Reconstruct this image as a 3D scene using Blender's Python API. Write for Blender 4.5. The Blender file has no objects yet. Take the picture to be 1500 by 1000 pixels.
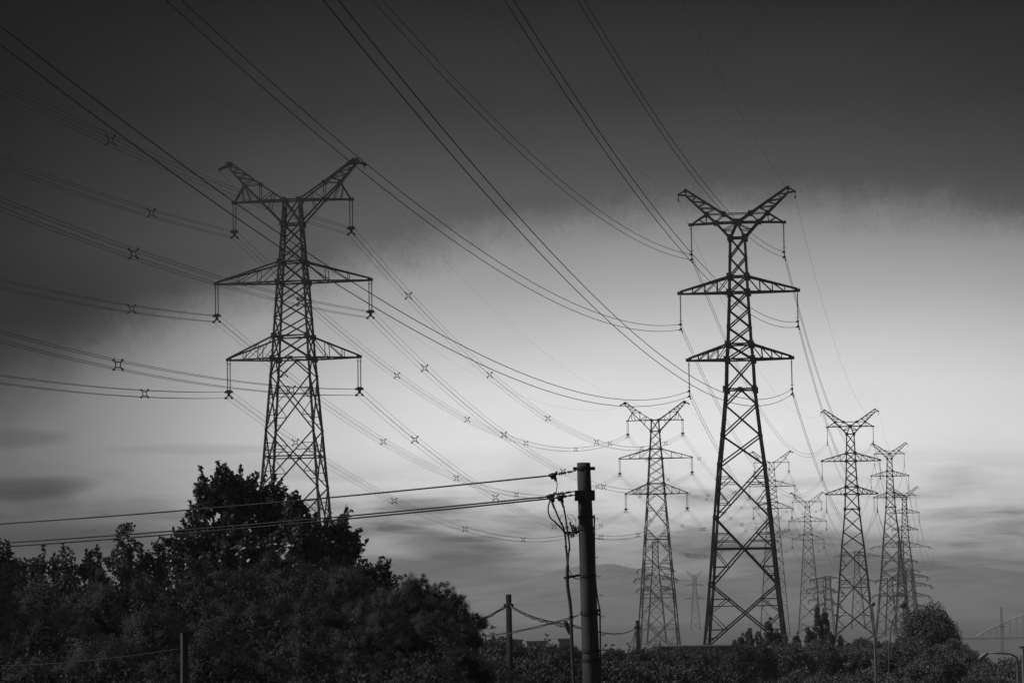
import bpy, math, random
import numpy as np
from mathutils import Vector, Matrix

R = math.radians
rnd = random.Random(7)
nrg = np.random.default_rng(11)
scene = bpy.context.scene
COL = scene.collection

# ------------------------------------------------------------------ camera
F_PX, CAM_H = 4500.0, 13.0
PITCH = math.atan(400 / F_PX)
CT, ST = math.cos(PITCH), math.sin(PITCH)
cam_data = bpy.data.cameras.new('camera')
cam_data.sensor_width = 36.0
cam_data.lens = 36.0 * F_PX / 1500.0
cam_data.clip_start = 0.5
cam_data.clip_end = 30000.0
cam = bpy.data.objects.new('camera', cam_data)
COL.objects.link(cam)
cam.location = (0, 0, CAM_H)
ROLL = R(0.8)                          # the camera was held a touch clockwise
CR, SR = math.cos(ROLL), math.sin(ROLL)
cam.rotation_euler = (Matrix.Rotation(R(90) + PITCH, 3, 'X') @ Matrix.Rotation(-ROLL, 3, 'Z')).to_euler()
scene.camera = cam


def at(u, v, Y):
    """a point of the place at ground distance Y, from its direction in a 1500x1000 frame"""
    x, y = u - 750, v - 500
    a = (x * CR - y * SR) / F_PX
    b = -(x * SR + y * CR) / F_PX
    s = Y / (CT - b * ST)
    return Vector((a * s, Y, CAM_H + s * (ST + b * CT)))


# ------------------------------------------------------------------ light
scene.view_settings.view_transform = 'Standard'
scene.view_settings.look = 'None'
scene.view_settings.exposure = 0.0
scene.view_settings.gamma = 1.0
scene.cycles.max_bounces = 6
scene.cycles.volume_bounces = 0
scene.cycles.use_denoising = True
scene.cycles.denoising_prefilter = 'NONE'
scene.cycles.denoising_input_passes = 'RGB_ALBEDO_NORMAL'

SUN_EL, SUN_AZ = 44.0, -92.0         # azimuth measured from the viewing direction, to the right
sd = bpy.data.lights.new('sun', 'SUN')
sd.energy = 4.6
sd.angle = R(3)
sd.color = (1.0, 1.0, 1.0)
sun = bpy.data.objects.new('sun', sd)
COL.objects.link(sun)
to_sun = Vector((math.sin(R(SUN_AZ)) * math.cos(R(SUN_EL)), math.cos(R(SUN_AZ)) * math.cos(R(SUN_EL)), math.sin(R(SUN_EL))))
sun.rotation_euler = to_sun.to_track_quat('Z', 'Y').to_euler()
sun.location = (0, 0, 300)


def srgb(v):
    return v / 12.92 if v <= 0.04045 else ((v + 0.055) / 1.055) ** 2.4


class NT:
    """tiny helper for node trees"""
    def __init__(self, tree):
        self.t = tree
        self.n = tree.nodes
        self.l = tree.links

    def node(self, kind, **kw):
        o = self.n.new(kind)
        for k, v in kw.items():
            setattr(o, k, v)
        return o

    def put(self, sock, v):
        if hasattr(v, 'links'):
            self.l.new(v, sock)
        else:
            sock.default_value = v

    def m(self, op, a, b=0.0, c=0.0, clamp=False):
        o = self.node('ShaderNodeMath', operation=op, use_clamp=clamp)
        for i, v in enumerate((a, b, c)):
            self.put(o.inputs[i], v)
        return o.outputs[0]

    def rng(self, v, a, b, c, d, smooth=True):
        o = self.node('ShaderNodeMapRange')
        o.interpolation_type = 'SMOOTHSTEP' if smooth else 'LINEAR'
        for i, q in enumerate((v, a, b, c, d)):
            self.put(o.inputs[i], q)
        return o.outputs[0]

    def ramp(self, v, lo, hi, stops, interp='LINEAR'):
        """stops: (x in lo..hi, value)"""
        f = self.rng(v, lo, hi, 0.0, 1.0, False)
        o = self.node('ShaderNodeValToRGB')
        cr = o.color_ramp
        cr.interpolation = interp
        while len(cr.elements) > 1:
            cr.elements.remove(cr.elements[-1])
        for i, (x, y) in enumerate(stops):
            p = min(1, max(0, (x - lo) / (hi - lo)))
            e = cr.elements[0] if i == 0 else cr.elements.new(p)
            e.position = p
            e.color = (y, y, y, 1)
        self.l.new(f, o.inputs[0])
        return self.node_bw(o.outputs[0])

    def node_bw(self, c):
        o = self.node('ShaderNodeRGBToBW')
        self.l.new(c, o.inputs[0])
        return o.outputs[0]

    def mix(self, f, a, b):
        # a + f*(b-a)
        return self.m('MULTIPLY_ADD', f, self.m('SUBTRACT', b, a), a)

    def vec(self, x, y, z):
        o = self.node('ShaderNodeCombineXYZ')
        for i, v in enumerate((x, y, z)):
            self.put(o.inputs[i], v)
        return o.outputs[0]

    def noise(self, vec, scale, detail=3.0, rough=0.55, dist=0.0):
        o = self.node('ShaderNodeTexNoise')
        self.l.new(vec, o.inputs['Vector'])
        o.inputs['Scale'].default_value = scale
        o.inputs['Detail'].default_value = detail
        o.inputs['Roughness'].default_value = rough
        o.inputs['Distortion'].default_value = dist
        return o.outputs['Fac']


def build_sky():
    w = bpy.data.worlds.new('World')
    scene.world = w
    w.use_nodes = True
    n = NT(w.node_tree)
    n.n.clear()
    out = n.node('ShaderNodeOutputWorld')
    bg = n.node('ShaderNodeBackground')
    n.l.new(bg.outputs[0], out.inputs[0])
    tc = n.node('ShaderNodeTexCoord')
    nv = n.node('ShaderNodeVectorMath', operation='NORMALIZE')
    n.l.new(tc.outputs['Generated'], nv.inputs[0])
    sp = n.node('ShaderNodeSeparateXYZ')
    n.l.new(nv.outputs[0], sp.inputs[0])
    x, y, z = sp.outputs
    deg = 180 / math.pi
    el = n.m('MULTIPLY', n.m('ARCSINE', z), deg)
    az = n.m('MULTIPLY', n.m('ARCTAN2', x, y), deg)

    # the storm deck above: dark, darker to the left and higher up
    dark = n.ramp(el, -2, 40, [(-2, .11), (3, .11), (5, .12), (7.0, .11), (8.0, .078), (9.5, .034), (11.5, .012), (14, .010), (40, .03)])
    daz = n.ramp(az, -40, 40, [(-40, .5), (-12, .10), (-9.5, .13), (-6.5, .44), (-4.5, .70), (-2, .88), (2, 1.0), (4, 1.03), (7, .95), (9.5, .76), (40, .6)])
    dark = n.m('MULTIPLY', dark, daz)
    soft = n.noise(n.vec(n.m('MULTIPLY', az, .18), n.m('MULTIPLY', el, .42), 3.0), 1.0, 4.0, .55)
    dark = n.m('MULTIPLY', dark, n.rng(soft, .25, .8, .85, 1.2, False))
    patch = n.m('MULTIPLY', n.rng(n.m('ABSOLUTE', n.m('ADD', az, 8.6)), 0.0, 2.6, 1.0, 0.0), n.rng(n.m('ABSOLUTE', n.m('SUBTRACT', el, 5.9)), 0.0, 1.2, 1.0, 0.0))
    dark = n.m('MULTIPLY', dark, n.m('SUBTRACT', 1.0, n.m('MULTIPLY', patch, .42)))

    # the bright gap below it
    bright = n.ramp(el, -2, 10, [(-2, .14), (0, .155), (.5, .20), (.9, .28), (1.3, .42), (1.8, .63), (2.4, .75), (3.2, .84), (4.2, .75), (5.0, .60), (6.0, .41), (7.0, .27), (7.6, .225), (10, .2)])
    baz = n.ramp(az, -40, 40, [(-40, .12), (-12, .14), (-9.5, .15), (-8.3, .23), (-7, .37), (-5.1, .62), (-1.9, .87), (1.9, 1), (5, 1.0), (7.6, .95), (9.5, .86), (14, .6), (40, .3)])
    bright = n.m('MULTIPLY', bright, baz)
    # thin horizontal clouds in the gap
    c1 = n.noise(n.vec(n.m('MULTIPLY', az, .28), n.m('MULTIPLY', el, 1.25), 7.3), 1.0, 5.0, .55, .35)
    c2 = n.noise(n.vec(n.m('MULTIPLY', az, .55), n.m('MULTIPLY', el, 5.0), 1.7), 1.0, 4.0, .6, .25)
    low = n.rng(el, 1.0, 3.6, 1.0, 0.0)
    cl = n.m('MULTIPLY', n.rng(c1, .42, .68, 0.0, .62), low)
    cl = n.m('ADD', cl, n.m('MULTIPLY', n.rng(c2, .46, .72, 0.0, .38), n.rng(el, .8, 3.2, 1.0, 0.0)))

    def streak(a0, e0, wa, we, s, tilt=0.0):
        da = n.m('SUBTRACT', az, a0)
        de = n.m('SUBTRACT', n.m('SUBTRACT', el, e0), n.m('MULTIPLY', da, tilt))
        wob = n.m('MULTIPLY', n.m('SUBTRACT', c1, .5), 1.4)
        q = n.m('ADD', n.m('POWER', n.m('ABSOLUTE', n.m('DIVIDE', da, wa)), 2.0), n.m('POWER', n.m('ABSOLUTE', n.m('DIVIDE', n.m('ADD', de, n.m('MULTIPLY', wob, we)), we)), 2.0))
        return n.m('MULTIPLY', n.rng(q, 0.0, 1.0, 1.0, 0.0), s)

    for a in ((-9.1, 2.45, 1.7, .27, .52, .05), (-9.3, 3.35, 1.4, .22, .30, 0), (-1.1, 1.25, 1.5, .34, .62, -.12), (-1.7, .70, 2.5, .50, .72, 0), (-1.9, 1.6, .9, .12, .3, -.1),
              (-1.6, 2.05, 1.3, .16, .18, -.05), (-5.8, 3.15, 2.2, .12, .14, 0), (-8.4, 1.25, 3.4, .75, .72, 0), (7.6, .62, 3.6, .42, .34, 0), (8.8, .25, .9, .2, .2, 0), (5.6, 2.35, 1.6, .14, .14, .05), (8.6, 1.75, 1.5, .16, .2, .05), (.6, 1.75, 1.2, .12, .2, -.06), (-3.9, 1.95, 1.3, .2, .16, .08)):
        cl = n.m('ADD', cl, streak(*a))
    bright = n.m('MULTIPLY', bright, n.m('SUBTRACT', 1.0, n.m('MINIMUM', cl, .8)))
    bright = n.m('MULTIPLY', bright, n.rng(soft, .2, .85, .93, 1.07, False))

    # ragged lower edge of the deck
    edge = n.ramp(az, -12, 12, [(-12, .37), (-9.5, .42), (-7.6, .505), (-5.7, .585), (-3.8, .628), (-1.9, .672), (0, .712), (2.55, .745), (5.3, .758), (7.6, .742), (9.5, .715), (12, .66)], 'B_SPLINE')
    edge = n.m('MULTIPLY', edge, 10.0)
    rag = n.noise(n.vec(n.m('MULTIPLY', az, 10.0), n.m('MULTIPLY', el, 7.5), 0.0), 1.0, 8.0, .9)
    rag2 = n.noise(n.vec(n.m('MULTIPLY', az, .9), n.m('MULTIPLY', el, .9), 4.0), 1.0, 4.0, .6)
    dd = n.m('SUBTRACT', edge, el)
    dd = n.m('ADD', dd, n.m('MULTIPLY', n.m('SUBTRACT', rag, .5), 1.05))
    dd = n.m('ADD', dd, n.m('MULTIPLY', n.m('SUBTRACT', rag2, .5), .9))
    wid = n.ramp(az, -12, 12, [(-12, .9), (-9, .75), (-7, .52), (-4, .42), (-1, .38), (12, .38)])
    f = n.rng(n.m('DIVIDE', dd, n.m('MULTIPLY', wid, 2.0)), -.75, .75, 0.0, 1.0)
    lum = n.mix(f, dark, bright)

    # high overhead and behind: plain daylight sky seen through thick cloud
    sky = n.node('ShaderNodeTexSky')
    sky.sky_type = 'NISHITA'
    sky.sun_disc = False
    sky.sun_elevation = R(SUN_EL)
    sky.sun_rotation = R(SUN_AZ)
    day = n.m('MULTIPLY', n.node_bw(sky.outputs[0]), 0.05)
    up = n.rng(el, 16.0, 45.0, 0.0, 1.0)
    back = n.rng(n.m('ABSOLUTE', az), 35.0, 110.0, 0.0, 1.0)
    lum = n.mix(n.m('MAXIMUM', up, back), lum, n.m('MINIMUM', day, .12))
    n.l.new(n.vec(lum, lum, lum), bg.inputs['Color'])
    bg.inputs['Strength'].default_value = 1.0


build_sky()


# ------------------------------------------------------------------ materials
def mat(name, lo, hi, scale=3.0, rough=.7, metal=0.0, detail=4.0, stretch=(1, 1, 1), trans=0.0, bump=0.0, rand=0.0, spec=.3):
    m = bpy.data.materials.new(name)
    m.use_nodes = True
    n = NT(m.node_tree)
    b = n.n['Principled BSDF']
    out = n.n['Material Output']
    tc = n.node('ShaderNodeTexCoord')
    mp = n.node('ShaderNodeMapping')
    mp.inputs['Scale'].default_value = stretch
    n.l.new(tc.outputs['Object'], mp.inputs[0])
    f = n.noise(mp.outputs[0], scale, detail, .6)
    v = n.rng(f, .3, .7, lo, hi, False)
    if rand:
        oi = n.node('ShaderNodeObjectInfo')
        v = n.m('MULTIPLY', v, n.rng(oi.outputs['Random'], 0, 1, 1 - rand, 1 + rand, False))
    c = n.vec(v, v, v)
    n.l.new(c, b.inputs['Base Color'])
    b.inputs['Roughness'].default_value = rough
    b.inputs['Metallic'].default_value = metal
    b.inputs['Specular IOR Level'].default_value = spec
    if bump:
        bp = n.node('ShaderNodeBump')
        bp.inputs['Strength'].default_value = bump
        bp.inputs['Distance'].default_value = .02
        n.l.new(f, bp.inputs['Height'])
        n.l.new(bp.outputs[0], b.inputs['Normal'])
    if trans:
        tr = n.node('ShaderNodeBsdfTranslucent')
        n.l.new(c, tr.inputs['Color'])
        mx = n.node('ShaderNodeMixShader')
        mx.inputs[0].default_value = trans
        n.l.new(b.outputs[0], mx.inputs[1])
        n.l.new(tr.outputs[0], mx.inputs[2])
        n.l.new(mx.outputs[0], out.inputs[0])
    return m


M = {
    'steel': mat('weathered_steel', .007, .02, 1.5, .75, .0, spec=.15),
    'wire': mat('wire_metal', .01, .02, 5, .7, spec=.1),
    'insulator': mat('insulator_glaze', .012, .025, 8, .45),
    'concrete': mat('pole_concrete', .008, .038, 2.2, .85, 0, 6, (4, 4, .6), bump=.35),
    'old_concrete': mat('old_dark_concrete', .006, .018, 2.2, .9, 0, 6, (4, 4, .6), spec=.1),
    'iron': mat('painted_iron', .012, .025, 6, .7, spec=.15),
    'cable': mat('cable_rubber', .02, .035, 8, .5),
    'leaf': mat('broad_leaf', .022, .062, 1.6, .45, trans=.2, spec=.35),
    'feather': mat('feathery_leaf', .018, .058, .9, .7, trans=.15, spec=.05),
    'far_leaf': mat('grove_leaf', .03, .07, .7, .7, trans=.15, rand=.25, spec=.08),
    'misted_leaf': mat('mist_paled_leaf', .055, .12, .7, .7, trans=.15, rand=.15, spec=.05),  # grove leaf lightened: the veil of mist is put into its colour
    'bark': mat('bark', .035, .08, 5, .9, 0, 5, (3, 3, .6), bump=.4),
    'soil': mat('field_ground', .045, .09, .06, .95, 0, 8),
    'hill': mat('hill_forest', .055, .11, .012, .95, 0, 8),
    'plaster': mat('plaster', .05, .09, .6, .85),
    'roof': mat('roof_sheet', .02, .04, 1.2, .8),
    'glass': mat('window_dark', .02, .03, 2, .2),
    'lamp': mat('lamp_grey_paint', .07, .11, 2, .5),
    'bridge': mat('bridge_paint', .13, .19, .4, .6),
}


# ------------------------------------------------------------------ mesh helpers
def tag(o, label=None, cat=None, group=None, kind=None):
    if label:
        o['label'] = label
    if cat:
        o['category'] = cat
    if group:
        o['group'] = group
    if kind:
        o['kind'] = kind
    return o


def empty(name, loc=(0, 0, 0), rz=0.0):
    o = bpy.data.objects.new(name, None)
    COL.objects.link(o)
    o.location = loc
    o.rotation_euler = (0, 0, rz)
    o.empty_display_size = .5
    return o


def link(name, me, parent=None, loc=None, scale=None, rz=None):
    o = bpy.data.objects.new(name, me)
    COL.objects.link(o)
    if parent is not None:
        o.parent = parent
    if loc is not None:
        o.location = loc
    if scale is not None:
        o.scale = scale if hasattr(scale, '__len__') else (scale,) * 3
    if rz is not None:
        o.rotation_euler = (0, 0, rz)
    return o


class MB:
    def __init__(self):
        self.v = []
        self.f = []

    def add(self, vs, fs):
        b = len(self.v)
        self.v += [tuple(p) for p in vs]
        self.f += [tuple(b + i for i in q) for q in fs]

    def beam(self, p, q, w, h=None):
        """square bar between two points"""
        p, q = Vector(p), Vector(q)
        d = q - p
        if d.length < 1e-5:
            return
        d.normalize()
        up = Vector((0, 0, 1)) if abs(d.z) < .95 else Vector((0, 1, 0))
        s = d.cross(up).normalized() * (w / 2)
        u = s.cross(d).normalized() * ((h or w) / 2)
        vs = [p - s - u, p + s - u, p + s + u, p - s + u, q - s - u, q + s - u, q + s + u, q - s + u]
        self.add(vs, [(0, 1, 5, 4), (1, 2, 6, 5), (2, 3, 7, 6), (3, 0, 4, 7), (3, 2, 1, 0), (4, 5, 6, 7)])

    def box(self, c, sx, sy, sz):
        x, y, z = c
        a, b, d = sx / 2, sy / 2, sz / 2
        vs = [(x + i * a, y + j * b, z + k * d) for k in (-1, 1) for j in (-1, 1) for i in (-1, 1)]
        self.add(vs, [(0, 2, 3, 1), (4, 5, 7, 6), (0, 1, 5, 4), (2, 6, 7, 3), (0, 4, 6, 2), (1, 3, 7, 5)])

    def tube(self, pts, rad, n=8, cap=True):
        pts = [Vector(p) for p in pts]
        rs = rad if hasattr(rad, '__len__') else [rad] * len(pts)
        ref = None
        b = len(self.v)
        for i, p in enumerate(pts):
            t = (pts[min(i + 1, len(pts) - 1)] - pts[max(i - 1, 0)])
            if t.length < 1e-9:
                t = Vector((0, 0, 1))
            t.normalize()
            if ref is None:
                ref = Vector((0, 0, 1)) if abs(t.z) < .9 else Vector((0, 1, 0))
            s = t.cross(ref).normalized()
            u = s.cross(t).normalized()
            ref = u
            for k in range(n):
                a = 2 * math.pi * k / n
                self.v.append(tuple(p + (s * math.cos(a) + u * math.sin(a)) * rs[i]))
        for i in range(len(pts) - 1):
            for k in range(n):
                k2 = (k + 1) % n
                self.f.append((b + i * n + k, b + i * n + k2, b + (i + 1) * n + k2, b + (i + 1) * n + k))
        if cap:
            self.f.append(tuple(b + k for k in reversed(range(n))))
            self.f.append(tuple(b + (len(pts) - 1) * n + k for k in range(n)))

    def sheds(self, p, q, core, disc, count, n=8):
        """a ribbed insulator from p to q"""
        p, q = Vector(p), Vector(q)
        pts, rs = [p], [core]
        for i in range(count):
            for a, r in ((.25, core), (.45, disc), (.6, disc), (.8, core)):
                pts.append(p.lerp(q, (i + a) / count))
                rs.append(r)
        pts.append(q)
        rs.append(core)
        self.tube(pts, rs, n)

    def mesh(self, name, m, smooth=False):
        me = bpy.data.meshes.new(name)
        me.from_pydata(self.v, [], self.f)
        me.materials.append(m)
        if smooth:
            me.shade_smooth()
        me.update()
        return me

    def build(self, name, m, parent=None, smooth=False, **kw):
        return link(name, self.mesh(name, m, smooth), parent, **kw)


# ------------------------------------------------------------------ ground and far land
def ground():
    nx, ny = 60, 70
    xs = np.linspace(-5200, 5200, nx)
    ys = -60 + 7300 * np.linspace(0, 1, ny) ** 2
    mb = MB()
    for y in ys:
        for x in xs:
            mb.v.append((x, y, 0.0))
    for j in range(ny - 1):
        for i in range(nx - 1):
            a = j * nx + i
            mb.f.append((a, a + 1, a + nx + 1, a + nx))
    tag(mb.build('ground', M['soil']), 'dark flat land under the trees and pylons', None, None, 'structure')


def hills(name, Y, prof, label, seed):
    """a rounded ridge: prof gives (image x, image y) of its skyline"""
    r = np.random.default_rng(seed)
    us = np.linspace(prof[0][0], prof[-1][0], 260)
    vs = np.interp(us, [p[0] for p in prof], [p[1] for p in prof])
    ker = np.hanning(9)
    vs = np.convolve(np.pad(vs, 4, 'edge'), ker / ker.sum(), 'valid')
    base = np.convolve(np.pad(vs, 30, 'edge'), np.hanning(61) / np.hanning(61).sum(), 'valid')
    vs = vs + .9 * np.interp(us, np.linspace(us[0], us[-1], 90), r.normal(0, .6, 90)) + r.normal(0, .22, len(us))
    mb = MB()
    rows = 9
    for j in range(rows):
        t = -1 + 2 * j / (rows - 1)
        k = (1 - t * t) ** 1.0 if abs(t) < 1 else 0
        q = max(0.0, 1 - abs(t) * 3.2)
        for u, v in zip(us, vs * q + base * (1 - q)):
            p = at(u, v, Y)
            h = max(p.z, .5) * k
            mb.v.append((p.x, Y + t * 420, h - .3 * (k == 0)))
    nx = len(us)
    for j in range(rows - 1):
        for i in range(nx - 1):
            a = j * nx + i
            mb.f.append((a, a + 1, a + nx + 1, a + nx))
    tag(mb.build(name, M['hill'], None, True), label, None, None, 'structure')


ground()
hills('hill', 4800, [(380, 905), (520, 893), (600, 884), (665, 872), (720, 861), (770, 848), (815, 834), (850, 828), (900, 826), (935, 833), (980, 846), (1030, 852), (1075, 845), (1120, 838), (1180, 842), (1240, 860), (1300, 872), (1400, 880), (1560, 890)], 'low wooded hill fading into mist behind the pylons', 3)
hills('hill', 4700, [(1050, 890), (1150, 866), (1230, 852), (1290, 845), (1340, 842), (1390, 834), (1440, 830), (1490, 836), (1560, 846), (1700, 880)], 'faint hill at the right edge behind the mist', 5)


# ------------------------------------------------------------------ pylons
def interp(prof, z):
    return float(np.interp(z, [p[0] for p in prof], [p[1] for p in prof]))


def lattice_body(spec, ext):
    """four legs with braced faces; z of the spec is raised by ext and the legs run on to the ground"""
    mb = MB()
    prof = spec['prof']
    sl = spec['slope']

    def hw(z):
        z0 = z - ext
        return interp(prof, z0) if z0 >= 0 else interp(prof, 0) - z0 * sl

    nodes = [z + ext for z in spec['nodes']]
    if ext > 2:
        nodes.append(0.0)
    elif ext != 0:
        nodes[-1] = 0.0
    wl, wd, ws = spec['leg'], spec['diag'], spec['sec']
    corners = [(-1, -1), (1, -1), (1, 1), (-1, 1)]

    def P(c, z):
        h = hw(z)
        return Vector((c[0] * h, c[1] * h, z))
    for zt, zb in zip(nodes[:-1], nodes[1:]):
        tp = (zt + zb) / 2 / nodes[0]
        w = wl * (1.15 - .4 * tp)
        for c in corners:
            mb.beam(P(c, zt), P(c, zb), w)
            if zt - zb > 2.3:
                mb.box(P(c, zb), w * 1.22, w * 1.22, w * 2.0)
        H = zt - zb
        kind = spec['kind'].get(round(zt - ext, 2), 'X')
        for i in range(4):
            a, b = corners[i], corners[(i + 1) % 4]
            TL, TR, BL, BR = P(a, zt), P(b, zt), P(a, zb), P(b, zb)
            if kind == 'V':
                mid = (TL + TR) / 2
                mb.beam(mid, BL, wd)
                mb.beam(mid, BR, wd)
                mb.box(mid, wd * 3, wd * 3, wd * 2.4)
                continue
            mb.beam(TL, BR, wd)
            mb.beam(TR, BL, wd)
            wt, wb_ = (TL - TR).length, (BL - BR).length
            k = wt / (wt + wb_)
            C = TL.lerp(BR, k)
            if kind == 'H':
                zc = C.z
                mb.beam(P(a, zc), P(b, zc), wd)
                mb.box(C, wd * 2.6, wd * 2.6, wd * 2.6)
            if H > 6:
                for leg, far_t, far_b in ((a, TR, BR), (b, TL, BL)):
                    for p, q in ((P(leg, zt), C), (P(leg, zb), C)):
                        m = p.lerp(q, .5)
                        L = P(leg, m.z)
                        mb.beam(m, L, ws)
                        e = P(leg, C.z)
                        mb.beam(m, e, ws)
                        m2 = p.lerp(q, .25) if p.z < q.z else p.lerp(q, .75)
                        mb.beam(m2, P(leg, (m.z + p.z) / 2) if p.z < q.z else P(leg, (m.z + C.z) / 2), ws)
    for zb in spec['belts']:
        z = zb + ext
        for i in range(4):
            mb.beam(P(corners[i], z), P(corners[(i + 1) % 4], z), wd * 1.1)
        mb.beam(P(corners[0], z), P(corners[2], z), ws)
    for zb in spec['plates']:
        z = zb + ext
        for c in corners:
            mb.box(P(c, z), wl * 2.1, wl * 2.1, wl * 2.3)
    return mb


def half_arm(s, hb, zb, ht, zt, half, wc, ww, n=5):
    mb = MB()
    tipb = lambda y: Vector((s * half, y * .18, zb))
    tipt = lambda y: Vector((s * half, y * .18, zb + .3))
    for y in (-1, 1):
        B0, T0 = Vector((s * hb, y * hb, zb)), Vector((s * ht, y * ht, zt))
        B1, T1 = tipb(y), tipt(y)
        mb.beam(B0, B1, wc)
        mb.beam(T0, T1, wc)
        pb, pt = B0, T0
        for i in range(1, n):
            b, t = B0.lerp(B1, i / n), T0.lerp(T1, i / n)
            mb.beam(b, t, ww)
            mb.beam(pt, b, ww)
            pb, pt = b, t
    for i in range(n):
        a0 = Vector((s * hb, -hb, zb)).lerp(tipb(-1), i / n)
        b0 = Vector((s * hb, hb, zb)).lerp(tipb(1), i / n)
        b1 = Vector((s * hb, hb, zb)).lerp(tipb(1), (i + 1) / n)
        mb.beam(a0, b1, ww)
        if i:
            mb.beam(a0, b0, ww)
    mb.box((s * half, 0, zb + .1), .75, .5, .42)
    return mb


def chords(mb, pts, s, dz, w):
    for y in (-1, 1):
        P = [Vector((s * p[0], y * p[2], p[1] + dz)) for p in pts]
        for a, b in zip(P[:-1], P[1:]):
            mb.beam(a, b, w)


def link2(mb, a, b, s, dz, w):
    for y in (-1, 1):
        mb.beam((s * a[0], y * a[2], a[1] + dz), (s * b[0], y * b[2], b[1] + dz), w)


def lerp3(a, b, t):
    return tuple(a[i] + (b[i] - a[i]) * t for i in range(3))


def horn_wide(s, dz, wc, ww):
    """horn with a hanging triangle to the upper arm"""
    mb = MB()
    lo = [(1.35, 70.4, 1.3), (4.8, 74.0, .9), (7.2, 76.4, .6), (9.7, 79.3, .25)]
    up = [(1.15, 74.0, 1.15), (4.8, 76.5, .75), (9.3, 79.9, .25)]
    chords(mb, lo, s, dz, wc)
    chords(mb, up, s, dz, wc)
    link2(mb, lo[3], up[2], s, dz, wc)
    link2(mb, (4.8, 76.5, .75), (4.8, 74.0, .8), s, dz, ww)
    link2(mb, (4.8, 76.5, .75), lo[2], s, dz, ww)
    link2(mb, lerp3(up[0], up[1], .5), lo[1], s, dz, ww)
    link2(mb, lerp3(up[0], up[1], .45), lerp3(lo[0], lo[1], .6), s, dz, ww)
    for t, q in ((.2, .1), (.45, .4), (.7, .7)):
        link2(mb, lerp3(up[1], up[2], t), lerp3(lo[2], lo[3], q), s, dz, ww)
        link2(mb, lerp3(up[1], up[2], t), lerp3(lo[2], lo[3], min(q + .3, 1)), s, dz, ww)
    for p in (lo[1], lo[2], up[1]):
        mb.beam((s * p[0], -p[2], p[1] + dz), (s * p[0], p[2], p[1] + dz), ww)
        for y in (-1, 1):
            mb.box((s * p[0], y * p[2], p[1] + dz), .5, .2, .5)
    mb.box((s * 9.5, 0, 79.55 + dz), .9, .7, .8)
    mb.beam((s * 9.5, 0, 79.7 + dz), (s * 11.1, 0, 78.95 + dz), .2)
    mb.beam((s * 9.6, 0, 79.2 + dz), (s * 11.1, 0, 78.95 + dz), .2)
    mb.box((s * 10.9, 0, 78.9 + dz), .5, .35, .3)
    mb.beam((s * 10.8, 0, 78.9 + dz), (s * 10.8, 0, 78.3 + dz), .1)
    return mb


def arm_wide(s, dz, wc, ww):
    mb = MB()
    bm = [(1.15, 74.0, 1.15), (4.8, 73.95, .7), (8.75, 73.85, .2)]
    chords(mb, bm, s, dz, wc)
    st = (7.2, 76.4, .6)
    link2(mb, bm[2], st, s, dz, wc * .8)
    link2(mb, lerp3(bm[1], bm[2], .35), st, s, dz, ww)
    link2(mb, lerp3(bm[1], bm[2], .62), lerp3(bm[2], st, .75), s, dz, ww)
    for i in range(6):
        a, b = lerp3(bm[0], bm[2], i / 6), lerp3(bm[0], bm[2], (i + 1) / 6)
        mb.beam((s * a[0], -a[2], a[1] + dz), (s * b[0], b[2], b[1] + dz), ww)
    mb.box((s * 8.75, 0, 73.85 + dz), .8, .5, .4)
    if s > 0:
        for y in (-1, 1):
            mb.beam((-1.15, y * 1.15, 74 + dz), (1.15, y * 1.15, 74 + dz), wc)
            for x in (-1.15, 1.15):
                mb.box((x, y * 1.15, 74 + dz), .75, .3, .7)
    return mb


def horn_centre(s, dz, wc, ww):
    """horn whose upper chord starts at the middle of the upper arm"""
    mb = MB()
    lo = [(.95, 62.2, .9), (2.8, 64.25, .7), (4.0, 65.4, .55), (6.6, 67.9, .2)]
    up = [(0.0, 64.25, .8), (1.75, 65.4, .7), (6.75, 68.8, .2)]
    chords(mb, lo, s, dz, wc * 1.15)
    chords(mb, up, s, dz, wc)
    link2(mb, up[0], lo[0], s, dz, wc)
    link2(mb, up[1], lo[2], s, dz, ww)
    link2(mb, up[1], lo[1], s, dz, ww)
    link2(mb, lerp3(lo[0], lo[1], .5), lerp3(up[0], (.95, 62.2, .9), .5), s, dz, ww)
    link2(mb, lerp3(lo[0], lo[1], .5), lerp3(up[0], (.95, 62.2, .9), .1), s, dz, ww)
    for t, q in ((.22, .05), (.45, .42), (.72, .72)):
        link2(mb, lerp3(up[1], up[2], t), lerp3(lo[2], lo[3], q), s, dz, ww)
        link2(mb, lerp3(up[1], up[2], t), lerp3(lo[2], lo[3], min(1, q + .3)), s, dz, ww)
    link2(mb, lo[3], up[2], s, dz, ww)
    for p in (lo[1], lo[2], up[1]):
        mb.beam((s * p[0], -p[2], p[1] + dz), (s * p[0], p[2], p[1] + dz), ww)
        for y in (-1, 1):
            mb.box((s * p[0], y * p[2], p[1] + dz), .6, .2, .6)
    mb.box((s * 6.75, 0, 68.6 + dz), .3, .5, .5)
    mb.beam((s * 6.7, 0, 68.7 + dz), (s * 7.75, 0, 68.1 + dz), .16)
    mb.beam((s * 6.6, 0, 68.0 + dz), (s * 7.75, 0, 68.1 + dz), .22)
    mb.beam((s * 7.65, 0, 68.1 + dz), (s * 7.65, 0, 67.4 + dz), .09)
    mb.box((s * 7.65, 0, 67.35 + dz), .18, .18, .3)
    return mb


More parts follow.
